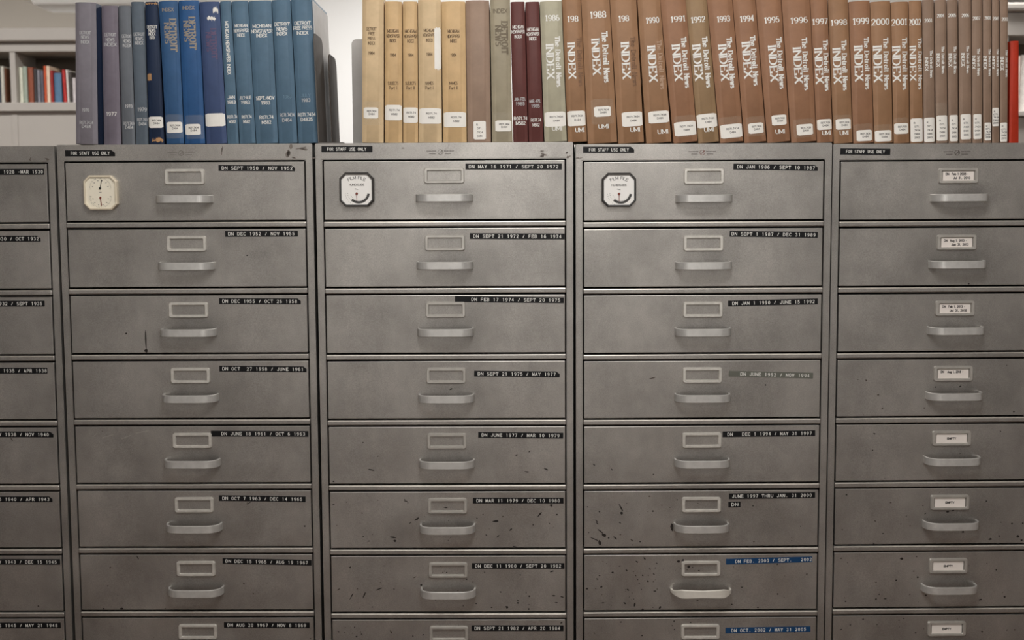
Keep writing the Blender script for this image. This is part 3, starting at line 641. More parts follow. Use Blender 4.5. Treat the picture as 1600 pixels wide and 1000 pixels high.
def book(cloth_key, tl, tr, ytop, bl, br, label, yoff=.012, items=(), lab=None, tape=None, extra=(), depth=.225, group='index volumes on the cabinets', ybot=222, name='index_volume', side=None):
    """tl/tr, bl/br: photo x of the spine's corners at top and bottom; the volume stands on the cabinet top"""
    cx = (bl+br)/2
    c = min(range(5), key=lambda k: abs(at(cx, 224, 0).x-CABS[k][0]))
    yf = CABS[c][1]+yoff
    pb = at(cx, ybot, yf); yt = max(ytop, -4)
    pt = at((tl+tr)/2, yt, yf)
    th = math.atan2(pt.x-pb.x, pt.z-pb.z)
    k = (yf-CAM.y)/F_PX
    wd = ((tr-tl)+(br-bl))/2*k*1.004 - .0014
    ztop = max(CABS[q][2] for q in range(5) if abs(pb.x-CABS[q][0]) < CW/2+wd/2)+.0003
    zb = ztop+abs(math.sin(th))*wd/2
    h = (pt.z-zb)/math.cos(th)
    if ytop < 0: h += .004
    hw = wd/2; bul = min(.005, wd*.13)
    root = empty(name, (pb.x, yf, zb), (0, th, 0)); tag(root, label, 'book', group)
    rt = ((tr-tl)-(br-bl))/((tr-tl)+(br-bl))
    tap = lambda z: 1+rt*(2*z/h-1)      # thicker at the head or the foot, as the volume has swollen
    sf0 = lambda u: -bul*(1-min(1, abs(u)/hw)**2.6)
    def surf(u):   # the spine as built: straight facets between twelve stations
        t = min(11.9999, max(0, (u+hw)/wd*12)); i = int(t); a = sf0(-hw+wd*i/12); return a+(sf0(-hw+wd*(i+1)/12)-a)*(t-i)
    # cover: rounded spine, joints, boards
    T = .0026; ns = 12
    outp = [(-hw, depth), (-hw, .014), (-hw+.0012, .010), (-hw+.0012, .006)] + [(-hw+wd*i/ns, sf0(-hw+wd*i/ns)) for i in range(ns+1)] + [(hw-.0012, .006), (hw-.0012, .010), (hw, .014), (hw, depth)]
    inn = [(max(-hw+T, min(hw-T, x)), y+(T*.7 if abs(x) < hw-T else 0) if y < .005 else y) for x, y in outp]
    b = MB(); n = len(outp); base = len(b.v)
    e = .0012
    rings = []
    for z, sc_ in ((0, 0), (e, 1), (h-e, 1), (h, 0)):
        rings.append([(x*(1 if sc_ else (hw-.0006)/hw), y+(0 if sc_ else .0009), z) for x, y in outp])
    b.loops(rings, closed=False)
    b.loops([[(x, y, 0) for x, y in inn], [(x, y, h) for x, y in inn]], closed=False)
    for z, rg in ((0, rings[0]), (h, rings[-1])):
        b.loops([rg, [(x, y, z) for x, y in inn]], closed=False)
    for i in (0, n-1):
        b.quad([(outp[i][0], depth, 0), (inn[i][0], depth, 0), (inn[i][0], depth, h), (outp[i][0], depth, h)])
    me = b.mesh('cover', [CL[cloth_key], CL[side or cloth_key]])
    for p in me.polygons:
        if p.center.y > .0005: p.material_index = 1
    bmm = bmesh.new(); bmm.from_mesh(me); bmesh.ops.remove_doubles(bmm, verts=bmm.verts, dist=1e-6); bmm.to_mesh(me); bmm.free()
    link('cover', soft(me), root)
    b = MB(); b.box(-hw+T+.0002, hw-T-.0002, .003, depth-.006, .004, h-.005); b.build('pages', 'pages', root)
    org = Vector((pb.x, 0, zb)); ux = Vector((math.cos(th), 0, -math.sin(th))); uz = Vector((math.sin(th), 0, math.cos(th)))
    def loc(px, py):
        q = at(px, py, yf-bul)-org; q.y = 0; v = q.dot(uz); return q.dot(ux)/tap(v), v
    lim = hw*.965
    mp = lambda off: (lambda u, v: (max(-lim, min(lim, u)), surf(max(-lim, min(lim, u)))-off, v))
    def patch(x0, y0, x1, y1, off, mname, nm, rag=0, txt=None, tcol='ink_label', vlines=False):
        u0, v0 = loc(x0, y1); u1, v1 = loc(x1, y0)
        u0 = max(u0, -lim); u1 = min(u1, lim); b = MB(); nn = 8; f = mp(off)
        r = min(.0018, (u1-u0)*.1)
        for i in range(nn):
            q = []
            for kk in (i, i+1):
                u = u0+(u1-u0)*kk/nn; e = r if kk in (0, nn) else 0
                q.append((u, v0+e+random.uniform(0, rag), v1-e-random.uniform(0, rag)))
            b.quad([f(q[0][0], q[0][1]), f(q[1][0], q[1][1]), f(q[1][0], q[1][2]), f(q[0][0], q[0][2])])
        mats = [mname]
        if txt:
            mats.append(tcol); f2 = mp(off+.0003); nl = len(txt); hh = (v1-v0)
            if vlines:
                for j, s in enumerate(txt):
                    text(b, s, u0+(u1-u0)*(.3+.2*(len(s) > 2)), v1-hh*(.2+.62*j/max(1, nl-1)), .0034, len(s)*.0026, f2, thick=.2, mi=1)
            else:
                for j, s in enumerate(txt):
                    text(b, s, (u0+u1)/2+(u1-u0)*.06, v1-hh*(.34+.26*j), min(.0036, hh*.16), min((u1-u0)*.62, len(s)*.0031), f2, thick=.2, mi=1)
        b.build(nm, mats, root, fix=False)
    f0 = mp(.0005)
    for it in items:
        kind, s, px, py, hp, wp, col = it[:7]
        u, v = loc(px, py); b = MB()
        if kind == 'h': text(b, s, u, v, hp*k, wp*k, f0, thick=.17)
        elif kind == 'H': text(b, s, u, v, hp*k, wp*k, f0, thick=.2, thin=.09, serif=True)
        elif kind == 'v': text(b, s, u, v, wp*k, hp*k, f0, vert=True, thick=.17, sub=.003)
        elif kind == 'V': text(b, s, u, v, wp*k, hp*k, f0, vert=True, thick=.26, thin=.1, serif=True, gap=.26, sub=.0022)
        nm = it[7] if len(it) > 7 else 'lettering'
        b.build(nm, col, root, fix=False)
    if tape: patch(*tape, .0004, 'clear', 'clear_tape', .0012)
    if lab: patch(*lab[:4], .0007, 'paper', 'spine_label', 0, lab[4] if len(lab) > 4 else ('R071.7434', 'D484'), vlines=(len(lab) > 5))
    for ex in extra: patch(*ex[:4], .0006, ex[4], ex[5], ex[6] if len(ex) > 6 else .003)
    for ch in root.children:
        for v in ch.data.vertices: v.co.x *= tap(v.co.z)
    LAST.update(x=pb.x, y=yf, z=zb, th=th, hw=hw, h=h)
    return root
LAST = {}
W_, D_ = 'ink_white', 'ink_dim'
def stack(lines, px, ys, hp, wps, col, nm='title_lettering'):
    return [('h', s, px, y, hp, w_, col, nm) for s, y, w_ in zip(lines, ys, wps)]
DNI = ('DETROIT', 'NEWS', 'INDEX'); MNI = ('MICHIGAN', 'NEWSPAPER', 'INDEX'); CALL = ('R071.7434', 'D484'); CALM = ('R071.74', 'M582')
book('faded_violet', 117.5, 150, 4, 118.5, 153.4, 'faded violet grey 1976 volume, first book at the left end of the row', .003,
     stack(DNI, 133, (51, 58, 65.5), 4.6, (17, 12, 13), D_)+[('h', '1976', 134, 172, 4.6, 10, D_, 'year_lettering')]+stack(CALL, 135, (191.5, 197.5), 4.6, (20, 13), D_, 'call_number'), side='navy')
book('violet_grey', 158.3, 184, 9, 162.5, 189.5, 'faded violet grey 1977 volume without paper label', .034,
     stack(DNI, 172, (54, 62, 69.5), 4.8, (17, 13, 19), D_)+[('h', '1977', 174, 178, 5.2, 15, W_, 'year_lettering')])
book('faded_grey', 184.8, 204.2, 9, 191, 211.8, 'faded blue grey 1978 volume, shorter than the 1979 one beside it', .036,
     stack(DNI, 198, (56.5, 64, 71), 4.8, (14.5, 11, 12), D_)+[('h', '1978', 201, 166, 4.8, 10, D_, 'year_lettering')]+stack(CALL, 202, (193, 199), 4.6, (17, 11), D_, 'call_number'))
book('slate', 204.6, 226, 3, 212.2, 232.6, 'slate grey 1979 volume beside the torn navy book', .034,
     stack(DNI, 217, (53.5, 60.5, 67), 4.8, (16, 12, 12.5), D_)+[('h', '1979', 222, 171, 5.2, 13.5, D_, 'year_lettering')]+stack(CALL, 223, (187, 193.5), 4.6, (17, 11), D_, 'call_number'))
book('navy', 226.6, 247.2, 3, 233, 257.4, 'dark navy volume with torn spine showing bare board at top and bottom', .022,
     stack(DNI+('1979',), 237.5, (42, 47.5, 53, 59), 4.4, (16, 11, 11, 8), W_), (232, 182, 256, 200), None,
     ((227, 2.5, 246, 8, 'bare', 'torn_spine', .004), (229.5, 114, 236.5, 127, 'bare', 'torn_spine', .003), (238, 214, 254.5, 224, 'bare', 'torn_spine', .006)))
GOT = lambda x, y0, y1, wd, col: [('V', 'DETROIT', x+wd*.27, (y0+y1)/2+1, y1-y0, wd*.5, col, 'title_lettering'), ('V', 'NEWS', x-wd*.27, (y0+y1)/2-2, (y1-y0)*.62, wd*.42, col, 'title_lettering')]
book('royal', 247.8, 278, 2, 260, 288, 'royal blue volume with white label beside the torn navy book', .008,
     [('h', 'INDEX', 262, 15, 5, 17, 'gilt', 'lettering')]+GOT(266, 30, 78, 18, 'gilt'), (260.5, 190, 284, 208), (259, 178, 286, 217))
book('royal_deep', 278.6, 310.6, 1, 289, 320.8, 'bright blue volume with white label between two other blue volumes', .008,
     [('h', 'INDEX', 294, 12, 5, 18, 'gilt', 'lettering')]+GOT(296, 27, 75, 18, 'gilt'), (289.5, 193.5, 313, 211), (291, 179, 318, 218))
book('indigo', 311.2, 343, 3, 322.4, 355, 'faded indigo volume with peeled top and wide paper label', .010,
     GOT(330, 45, 90, 16, 'ink_indigo'), (320, 176.5, 355, 198, ('',)), None,
     ((324, 24, 337, 34, 'paper', 'peeled_tape', .006), (333, 9, 340, 22, 'paper', 'peeled_tape', .008)))
book('teal', 343.8, 360.8, 2, 355.2, 373.8, 'thin teal blue volume with downward title, January 1983', .012,
     [('v', 'MICHIGAN NEWSPAPER INDEX', 356, 75, 80, 5, W_, 'title_lettering'), ('h', 'JAN', 361, 152, 4.8, 10, W_, 'date_lettering'), ('h', '1983', 361.5, 159.5, 4.8, 12, W_, 'date_lettering')]+stack(CALM, 363, (182.5, 190), 4.6, (15, 10), W_, 'call_number'))
book('teal', 361.4, 387.8, 2, 374.4, 400, 'teal blue volume lettered July to August 1983', .010,
     stack(MNI, 376.5, (40, 47.5, 55), 4.8, (19, 22, 11), W_)+[('h', 'JULY-AUG', 383, 152.5, 4.8, 18, W_, 'date_lettering'), ('h', '1983', 383.5, 160, 5, 13, W_, 'date_lettering')]+stack(CALM, 385.5, (182.5, 190), 4.6, (15, 10), W_, 'call_number'))
book('teal', 388.2, 424, 1.5, 400.4, 435, 'wide teal blue volume lettered September to November 1983', .010,
     stack(MNI, 408.8, (40.5, 48.5, 55.5), 5, (27, 31, 16), W_)+[('h', 'SEPT.-NOV', 414, 153, 5, 28, W_, 'date_lettering'), ('h', '1983', 415, 160.5, 5, 13, W_, 'date_lettering')]+stack(CALM, 416.3, (183, 191), 4.8, (21, 14), W_, 'call_number'))
book('teal', 424.6, 453.8, 0, 435.6, 465.2, 'teal blue 1983 Detroit News volume with rubbed call number, second from the dark bookends', .008,
     stack(DNI, 440.5, (37.5, 45, 52.5), 5, (23, 16, 16), W_)+[('h', '1983', 449, 151, 4.6, 12, 'ink_rub', 'date_lettering')]+stack(CALL, 448.5, (179.5, 187.5), 4.8, (22, 14), D_, 'call_number'))
book('teal', 454.6, 486.4, -2, 466.2, 497.5, 'teal blue Free Press volume next to the dark bookends', .006,
     stack(('DETROIT', 'FREE PRESS', 'INDEX'), 472.5, (36, 43.5, 51.5), 5, (24, 28, 17), W_)+[('h', 'JULY', 478, 149, 4.6, 14, 'ink_rub', 'date_lettering'), ('h', '1983', 478, 156.5, 4.8, 13, D_, 'date_lettering')]+stack(('R071.7434', 'D4835'), 479, (179, 186.5), 4.8, (27, 18), W_, 'call_number'))
END = dict(LAST)
T_ = 'ink_tan'
book('tan', 566, 599.6, -2, 565.6, 599.6, 'tan Free Press 1984 volume beside the upright grey bookend', .008,
     stack(('DETROIT', 'FREE', 'PRESS', 'INDEX'), 580.5, (45, 52.5, 60, 67.5), 4.6, (15, 9, 11, 10.5), T_)+[('h', '1984', 580.5, 83, 4.4, 9.5, T_, 'year_lettering')], (568, 168, 591, 185), (568, 158, 596, 196))
def ynames(x, ys, a, bb, y1=86, y2=(130, 137.5), cl=T_):
    return stack(MNI, x, ys, 4.8, (17, 20, 10), cl)+[('h', '1984', x, y1, 4.6, 9, cl, 'year_lettering')]+stack((a, bb), x, y2, 4.6, (16 if len(a) > 6 else 12, 12), cl, 'section_lettering')
book('tan_deep', 601, 628, 2.5, 601, 629, 'narrow tan Subjects volume with creased top, part one', .012, ynames(614, (48.5, 56, 63.5), 'SUBJECTS', 'Part I'), (601, 164, 629, 188, ('R071.74', 'M582')))
book('tan_deep', 629.2, 652.4, 2.5, 629.6, 653.8, 'narrow tan Subjects volume, part two', .012, ynames(641.5, (49, 56.5, 64), 'SUBJECTS', 'Part II'), (629.8, 168, 654, 192, ('R071.74', 'M582')))
book('tan', 653, 688.8, 0, 654.4, 690.8, 'tan Names volume with a torn white paper strip, part one', .008, ynames(671, (47.5, 55, 63), 'NAMES', 'Part I', 85), (655, 169, 690.5, 193.5, ('R071.74', 'M582')), None, ((679, 42, 689, 110, 'paper', 'torn_strip', .004),))
book('tan_deep', 689.6, 727, 2.5, 692.4, 729.6, 'tan Names volume beside the taupe one, part two', .010, ynames(708.5, (49, 56.5, 64), 'NAMES', 'Part II'), (693.4, 175, 729, 199, ('R071.74', 'M582')))
book('taupe', 727.4, 764.2, 1, 730.4, 767.4, 'plain taupe volume with a single white label at its foot', .012, (), (740, 189, 759, 218, ('R', '071.', '.7434', 'D484'), 1))
book('olive', 765.6, 797, -1, 768.8, 801.4, 'grey olive volume with dark blackletter title', .010, [('h', 'INDEX', 781.5, 17, 6, 22, 'ink_olive', 'lettering')]+GOT(783.5, 34, 82, 19, 'ink_olive'), (774, 188, 799, 205.5), (771, 175, 800, 206))
book('maroon', 797.3, 819.8, 3, 801.8, 825.4, 'maroon volume lettered January to February 1985', .012, stack(MNI, 809.6, (42, 49.5, 57), 4.8, (17, 20, 11), W_)+[('h', 'JAN.-FEB.', 812.5, 155, 4.6, 17, D_, 'date_lettering'), ('h', '1985', 812.8, 162, 4.6, 13, D_, 'date_lettering')]+stack(CALM, 813.5, (185, 192.5), 5, (20, 14), W_, 'call_number'))
book('maroon', 820.6, 842.6, 3, 826, 849.6, 'maroon volume lettered March to April 1985', .014, stack(MNI, 832.6, (46, 53, 60.5), 4.8, (17, 20, 11), W_)+[('h', 'MAR.-APR.', 836, 158, 4.6, 17, D_, 'date_lettering'), ('h', '1985', 836.8, 165.5, 4.6, 12, D_, 'date_lettering')]+stack(CALM, 837.6, (187.5, 195), 4.6, (15, 10), W_, 'call_number'))
def yr(cloth_key, year, tl, tr, yt, bl, br, label, yx, yy, yw, ix, i0, i1, iw, tx, t0, t1, tw, lab, umi=None, tape=None, yoff=.01, tcol=W_, vl=0, ycol=W_, ytext=None, yh=8.2, extra=()):
    items = [('H', ytext or str(year), yx, yy, yh, yw, ycol, 'year_lettering'), ('V', 'INDEX', ix-1.2, (i0+i1)/2, i1-i0, iw*.94, W_, 'title_lettering'), ('V', 'The Detroit News', max(tx+1.0, ix+10.4 if iw > 8 else 0), (t0+t1)/2, t1-t0, tw*.84, tcol, 'title_lettering')]
    if umi: items.append(('H', 'UMI', umi[0], umi[1], 6, umi[2] if len(umi) > 2 else 14.5, W_, 'publisher_lettering'))
    L = tuple(lab)+(((('R', '071.', '.7434', 'D484', str(year)), 1)) if vl else (('R071.7434', 'D484'),))
    book(cloth_key, tl, tr, yt, bl, br, label, yoff, items, L, tape, extra)
yr('sage', 1986, 843.2, 877.4, 2, 850.6, 886, 'sage grey 1986 volume between the maroon and brown volumes', 863, 28, 21, 861, 70.5, 121.5, 11.5, 871.5, 58.5, 134, 8.5, (851.5, 174, 885, 198.5), (870.5, 200.5))
yr('brown', 1987, 878, 907.4, -1, 887, 917.6, 'narrow brown 1987 volume with rubbed title', 895, 29.5, 16, 894.5, 68, 121, 11, 905.5, 60, 133, 8, (887.2, 172.5, 914, 197.5), (906, 203, 13), tcol='ink_worn', ytext='198')
yr('brown', 1988, 908, 952, -4, 918.4, 964.6, 'wide brown 1988 volume, its year set higher than on the neighbouring volumes', 934.5, 23, 24, 932.8, 62, 115, 12, 945.8, 51, 127, 10, (928.5, 165.5, 954, 183), (943, 197.5), (925, 153, 957.5, 195), yoff=.006, yh=9.4)
yr('brown', 1989, 953, 994, -2, 966, 1006.4, 'brown 1989 volume with half rubbed year', 974.5, 29, 15, 979, 67.5, 121, 12, 990, 59, 133, 8.5, (972.5, 173.5, 1006, 198.5), (992.5, 202.5), yoff=.008, tcol='ink_worn', ytext='198')
yr('brown', 1990, 996, 1031, -3, 1009.6, 1049.4, 'brown 1990 volume with faint newspaper title', 1019.5, 31.5, 20.5, 1020.5, 73, 126, 12, 1032, 64.5, 138, 8, (1014, 172, 1046, 193.5), (1036, 205.5, 15), yoff=.008, tcol='ink_faint')
yr('brown_red', 1991, 1031.4, 1071, -3, 1052.4, 1090, 'brown 1991 volume with large low label', 1059.5, 29.5, 21.5, 1059.5, 71, 124, 12, 1070.5, 59.5, 135.5, 9, (1055, 188, 1089, 213.5), None, (1056, 178, 1088, 216), yoff=.01)
yr('brown_olive', 1992, 1071.2, 1104, -2, 1091, 1123.8, 'olive brown 1992 volume, greener than the brown volumes around it', 1090.8, 30.5, 21, 1091.5, 71, 123.5, 12, 1103.5, 59, 135, 9, (1089, 176, 1121, 201), (1108, 202.5), yoff=.012)
yr('brown_red', 1993, 1104.4, 1144, -2, 1125, 1161.6, 'reddish brown 1993 volume with label at its very foot', 1130.5, 29.5, 18.5, 1132, 71, 124, 12, 1141.5, 60, 136, 9, (1127, 192, 1161, 217), None, (1127, 180, 1160, 219), yoff=.01)
yr('brown_red', 1994, 1144.6, 1180, -2, 1163, 1197.6, 'reddish brown 1994 volume with small square label', 1167.2, 29, 20.5, 1168.5, 67, 120, 12, 1178, 57.5, 132, 9, (1170, 191, 1192.5, 209.5), None, (1168, 180, 1194, 214), yoff=.012)
yr('brown_red', 1995, 1180.6, 1220, -3, 1199, 1234.8, 'reddish brown 1995 volume left of the wide 1996 one', 1206, 31, 21.5, 1209.5, 72.5, 125.5, 12, 1219, 60, 137, 9, (1206.5, 178.5, 1228.6, 196.5), (1219, 205.5), yoff=.01)
yr('brown_red', 1996, 1221, 1265, -3, 1236.2, 1275.6, 'wide reddish brown 1996 volume with low square label', 1248.6, 31.5, 24.5, 1248, 75.5, 128.5, 12, 1258, 61, 139, 9, (1245.5, 193, 1270, 212), None, (1241, 184, 1272, 216), yoff=.008)
yr('brown_red', 1997, 1265.6, 1292.6, -2, 1276.2, 1301.4, 'narrow brown 1997 volume with publisher initials under its label', 1281.6, 33.5, 22.5, 1281, 76.5, 129, 11, 1290, 64, 140, 8.5, (1277.6, 185.5, 1299.5, 203.5), (1291.5, 207.5, 13), yoff=.012)
yr('brown', 1998, 1293.2, 1325, -2, 1302.4, 1332.4, 'brown 1998 volume with year set lower than on 1997', 1311, 35, 23.5, 1309.5, 76.5, 128.5, 11.5, 1319, 64.5, 139.5, 8.5, (1306.5, 185, 1329.5, 203), (1319, 207.5, 13), (1304, 178, 1330, 206), yoff=.012)
yr('brown_red', 1999, 1325.8, 1358.8, 2, 1333.2, 1365.2, 'brown 1999 volume with clear tape and label at its foot', 1345.5, 33, 24, 1343, 73, 125, 12, 1354, 60, 138, 8.5, (1339, 202.5, 1362.5, 221), None, (1335, 192, 1364, 221), yoff=.012, yh=9)
yr('brown', 2000, 1359.2, 1391.2, 2.5, 1366, 1395, 'brown 2000 volume with label touching the cabinet', 1376, 34, 25.5, 1373, 73, 126, 12, 1384, 61, 138.5, 8.5, (1368, 203, 1393.4, 221.6), None, (1367, 193, 1394, 222), yoff=.012, yh=9)
yr('brown', 2001, 1391.8, 1419, 3, 1396.2, 1421.2, 'brown 2001 volume with higher label than 2000', 1405.5, 34.5, 22.5, 1402.2, 73.5, 126, 11, 1413, 61, 138.5, 8.5, (1398, 192, 1419.5, 209.5), None, (1397, 183, 1420, 212), yoff=.012, yh=9)
yr('brown', 2002, 1419.6, 1440, 1.5, 1422, 1442.6, 'last brown volume with large lettering, year 2002', 1429.5, 34.5, 18.5, 1427.5, 73, 125, 9.5, 1436, 61, 138, 7, (1422, 184.5, 1442, 222), vl=1, yh=9)
for (y, tl, tr, yt, bl, br, yx, yy, ix, t0, lab, lb) in (
  (2003, 1440.6, 1459, 0, 1443.2, 1461, 1450.5, 32, 1449, 80, (1444, 183.5, 1460.5, 222), 'thin brown 2003 volume, first with small lettering'),
  (2004, 1460, 1478.4, 0, 1462, 1481, 1469.8, 24.5, 1467.3, 73.5, (1464, 180, 1481, 220), 'thin brown 2004 volume with wide label under clear tape'),
  (2005, 1479, 1496.4, 0, 1482, 1497, 1488, 24, 1486.3, 73.5, (1484.5, 179.5, 1497, 221), 'thin brown 2005 volume beside 2006'),
  (2006, 1497.2, 1517.4, -2, 1499, 1518.2, 1508.5, 24, 1506, 73, (1501.5, 178, 1517.5, 218), 'thin brown 2006 volume, widest of the small lettered ones'),
  (2007, 1518.2, 1534.6, -2, 1519, 1535.2, 1526, 28.5, 1522.8, 77, (1521.2, 178, 1533.6, 217.5), 'thin brown 2007 volume with year set lower than 2006'),
  (2008, 1535.2, 1549, -2, 1536, 1549.2, 1543.5, 28, 1540.6, 77.5, (1538.6, 191.5, 1548.6, 219.5), 'very thin brown 2008 volume'),
  (2009, 1549.6, 1561.2, -2, 1549.8, 1561.2, 1556.2, 29, 1553, 77.5, (1550, 168.5, 1561, 197.5), 'very thin brown 2009 volume whose label sits highest'),
  (2010, 1562, 1575.4, -2, 1562, 1574.4, 1570.2, 30, 1567.2, 79, (1562.5, 191.5, 1574, 221.5), 'very thin brown 2010 volume next to the red one')):
    yr('brown_grey', y, tl, tr, yt, bl, br, lb, yx, yy, 10.5 if y < 2008 else 9, ix, t0+10.5, t0+30, 4.6, ix+5.2, t0, t0+40.5, 4.6, lab, vl=1, yoff=.014, yh=5, tape=(1463, 160, 1481, 222) if y == 2004 else None)
# red binder at the right end: spine board lower than the cover board behind it
book('red', 1578.4, 1592, 64, 1576.2, 1592, 'bright red volume at the right end of the row', .02, name='red_volume')
rb = bpy.data.objects['red_volume']
hh = at(1577, 50, .03).z-rb.location.z
b = MB(); b.bbox(-.0128, -.0108, .022, .215, 0, hh, .0006); b.build('cover_board', CL['red'], rb)

# ------------------------------------------------------------------ bookends
def plate_x(name, mname, xf, y0, y1, ztop, r, label, xtilt=0, base_dir=-1, zt0=1.6024):
    """bookend whose upright plate runs front to back"""
    e = empty(name, (xf, y0, zt0)); tag(e, label, 'bookend')
    L = y1-y0; hgt = ztop-zt0; t = .0022
    p = [(0, 0), (L, 0), (L, hgt-r)] + [(L-r+r*math.cos(a), hgt-r+r*math.sin(a)) for a in [math.pi/2*i/8 for i in range(9)]] + [(r-r*math.sin(a), hgt-r+r*math.cos(a)) for a in [math.pi/2*i/8 for i in range(9)]]
    b = MB(); sk = math.tan(xtilt)
    b.loops([[(x+z*sk, y, z) for y, z in p] for x in (-t/2, t/2)], cap0=True, cap1=True)
    b.build('upright_plate', mname, e)
    b = MB(); x0, x1 = sorted((0, base_dir*.05)); b.box(x0, x1, 0.005, L-.005, .0002, .002); b.build('base_plate', mname, e)
    return e
ye = CABS[2][1]
B13 = END
b = MB(); b.bbox(-.0008, .0008, 0, .21, 0, .300, .0003)
xr = B13['x']+(B13['hw']+.0014)*math.cos(B13['th'])
tag(b.build('pamphlet', mat('pale_grey_board', (200, 198, 196), .6, 0, (30, .08)), None, (xr, B13['y']+.012, 1.6026), (0, B13['th'], 0)), 'pale grey thin pamphlet standing between the last blue volume and the bookends', 'pamphlet')
x1 = xr+.0026
plate_x('bookend', 'bookend', x1, ye+.004, ye+.122, at(495, 52, ye+.02).z, .022, 'dark grey metal bookend pressed against the last blue volume', B13['th']*.9, 1)
p2 = at(520.5, 221, ye+.14)
plate_x('bookend', 'bookend_dark', p2.x, ye+.125, ye+.245, at(519, 84, ye+.14).z, .026, 'bronze brown metal bookend standing behind the dark grey one', B13['th']*.9, 1)
# grey bookend facing the room, behind the first tan volume
yb = ye+.25
e = empty('bookend', (at(575, 222, yb).x, yb, 1.6022)); tag(e, 'light grey metal bookend left of the first tan volume', 'bookend')
hgt = at(558, 61, yb).z-1.6022; r = .012; x0 = at(550.5, 150, yb).x-e.location.x; x1 = x0+.11
p = [(x0, 0), (x1, 0), (x1, hgt)] + [(x0+r-r*math.sin(a), hgt-r+r*math.cos(a)) for a in [math.pi/2*i/8 for i in range(9)]]
b = MB(); b.loops([[(x, y, z) for x, z in p] for y in (0, .0022)], cap0=True, cap1=True)
b.build('upright_plate', 'bookend_grey', e)
b = MB(); b.box(x0, x0+.09, .003, .083, .0002, .002); b.build('base_plate', 'bookend_grey', e)

# ------------------------------------------------------------------ background shelving
def bookcase(Y, xl, xr, label, ys, divs, dep=.28):
    """wall shelving: ys = photo y of canopy top, canopy band, opening top, shelf top, shelf edge bottom"""
    A = [at(100, v, Y).z for v in ys]
    e = empty('bookcase', ((xl+xr)/2, Y, 0)); tag(e, label, 'bookcase', 'shelving behind the cabinets')
    w2 = (xr-xl)/2
    b = MB(); b.bbox(-w2-.03, w2+.03, -.05, dep, A[1], A[0], .01); b.build('canopy', 'shelf', e)
    b = MB(); b.bbox(-w2, w2, -.01, dep, A[2], A[1]-.001, .004); b.build('fascia', 'shelf', e)
    b = MB(); b.bbox(-w2, w2, -.03, dep, A[4], A[3], .003); b.build('shelf', 'shelf', e)
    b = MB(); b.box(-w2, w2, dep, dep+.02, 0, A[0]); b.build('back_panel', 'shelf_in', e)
    b = MB(); b.box(-w2, w2, 0, .02, .02, A[4]-.002); b.build('front_panel', 'shelf', e)
    for x in [-w2, w2]+[d-(xl+xr)/2 for d in divs]:
        b = MB(); b.box(x-.014, x+.014, -.004, dep, 0, A[2]-.001); b.build('upright', 'shelf', e)
    return A[3]
BY = 3.9
pts = [(-300, -60), (20, -60), (28, -14), (37, 0), (50, 6.5), (62, 12.5), (74, 17), (84, 19.5), (214, 20.5), (214, 50), (-300, 50)]
b = MB(); pw = [at(px, py, BY+.06) for px, py in pts]
b.loops([[(q.x, y, q.z) for q in pw] for y in (BY+.06, BY+.2)], cap0=True, cap1=True)
tag(b.build('trim_1', 'soffit'), kind='structure')
k_bg = (BY-CAM.y)/F_PX
xl = at(-330, 120, BY).x; xr = at(215, 120, BY).x
zs = bookcase(BY, xl, xr, 'beige steel bookcase far behind the cabinets at the left', (45, 66, 81, 160.5, 174), [at(21, 120, BY).x])
BGM = {}
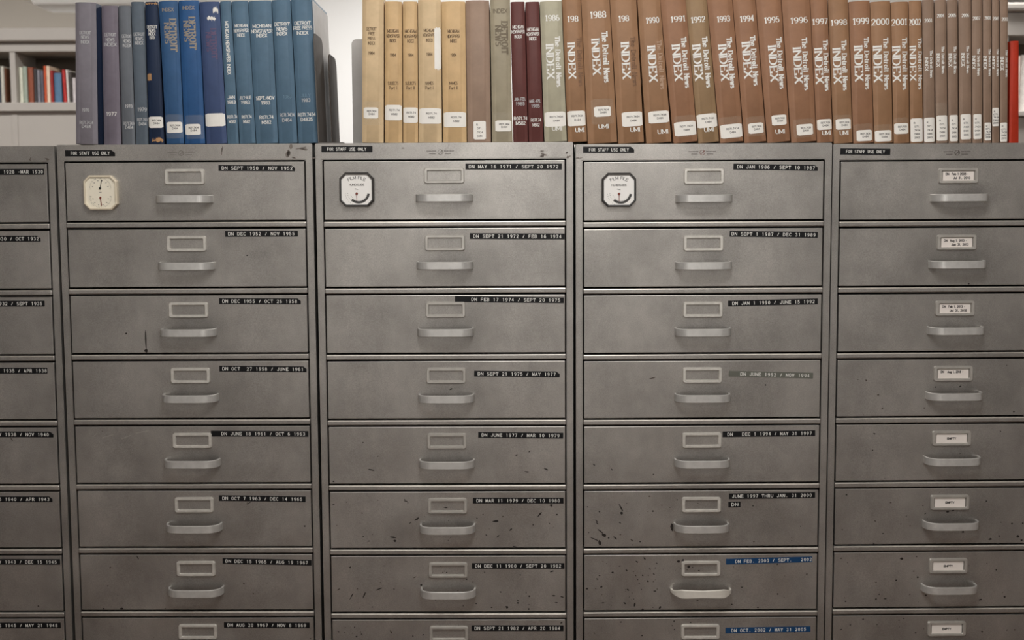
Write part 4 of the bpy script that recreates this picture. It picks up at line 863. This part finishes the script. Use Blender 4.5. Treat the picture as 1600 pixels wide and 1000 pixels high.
def bgbook(px0, px1, py, rgb, label, Y, zsh, lean=0, spine=None):
    key = rgb
    if key not in BGM: BGM[key] = mat('book_cloth_%d_%d_%d' % rgb, rgb, .6, 0, (40, .15))
    k = (Y+.03-CAM.y)/F_PX
    c = at((px0+px1)/2, 130, Y+.03); wd = (px1-px0)*k-.001; h = at(100, py, Y+.03).z-zsh
    wd = max(wd, .008)
    e = empty('shelf_book', (c.x, Y+.03, zsh+.0005+abs(math.sin(lean))*wd/2), (0, lean, 0)); tag(e, label, 'book', 'books on the far shelves')
    hw = wd/2
    outp = [(-hw, .16), (-hw, .004), (-hw*.6, 0), (0, -.002), (hw*.6, 0), (hw, .004), (hw, .16)]
    b = MB(); b.loops([[(x, y, 0) for x, y in outp], [(x, y, h) for x, y in outp]], cap0=True, cap1=True); b.build('cover', BGM[key], e)
    b = MB(); b.box(-hw*.8, hw*.8, .02, .15, h+.0001, h+.0012); b.build('pages', 'pages', e)
    if spine:
        z0, z1, m = spine
        b = MB(); b.quad([(-hw*.8, -.0026, h*z0), (hw*.8, -.0026, h*z0), (hw*.8, -.0026, h*z1), (-hw*.8, -.0026, h*z1)]); b.build('spine_label', m, e, fix=False)
for a in ((-7, 0.5, 104, (60, 66, 74), 'dark grey book at the left picture edge on the far shelf'),
          (1, 6.5, 103, (196, 192, 180), 'pale book left of the far shelf divider'),
          (7, 10, 106, (110, 70, 48), 'thin brown book left of the far shelf divider'),
          (29.6, 35.4, 105, (214, 214, 196), 'cream book right of the far shelf divider'),
          (35.8, 42.4, 104, (150, 160, 146), 'pale green book beside the cream one on the far shelf'),
          (43.5, 52, 105, (132, 66, 40), 'rust brown book on the far shelf'),
          (52.6, 57, 107, (60, 56, 58), 'charcoal book right of the rust brown one on the far shelf'),
          (57.6, 62.4, 109, (126, 124, 132), 'thin grey book on the far shelf'),
          (62.8, 68, 110, (88, 88, 98), 'slate book on the far shelf'),
          (68.4, 72.2, 103, (196, 84, 46), 'thin orange book on the far shelf'),
          (72.6, 78, 103, (222, 200, 176), 'cream book with orange neighbour on the far shelf', 0),
          (78.6, 83, 110, (152, 36, 32), 'dark red book left of the small blue one on the far shelf'),
          (84.4, 95.6, 114, (76, 112, 142), 'small blue book standing lower than the rest on the far shelf'),
          (98.4, 103.4, 109, (176, 40, 36), 'bright red leaning book on the far shelf', -.03),
          (104.4, 107.4, 109, (232, 226, 220), 'white leaning book beside the bright red one on the far shelf', -.03),
          (109, 112, 112, (70, 64, 60), 'dark book right of the white leaning one on the far shelf'),
          (112.6, 118, 122, (198, 190, 190), 'pale pink book half hidden behind the first index volume')):
    bgbook(*a[:5], BY, zs, a[5] if len(a) > 5 else 0)
# shelving seen past the red volume
BX = 2.6
zs2 = bookcase(BX, at(1568, 120, BX).x, at(1780, 120, BX).x, 'beige steel bookcase behind the red volume at the right', (14, 27, 64, 182, 190), [])
bgbook(1586, 1594, 96, (226, 206, 196), 'pale pink book on the shelf behind the red volume', BX, zs2)
bgbook(1594.6, 1603, 94, (236, 230, 224), 'white book at the right picture edge behind the red volume', BX, zs2)
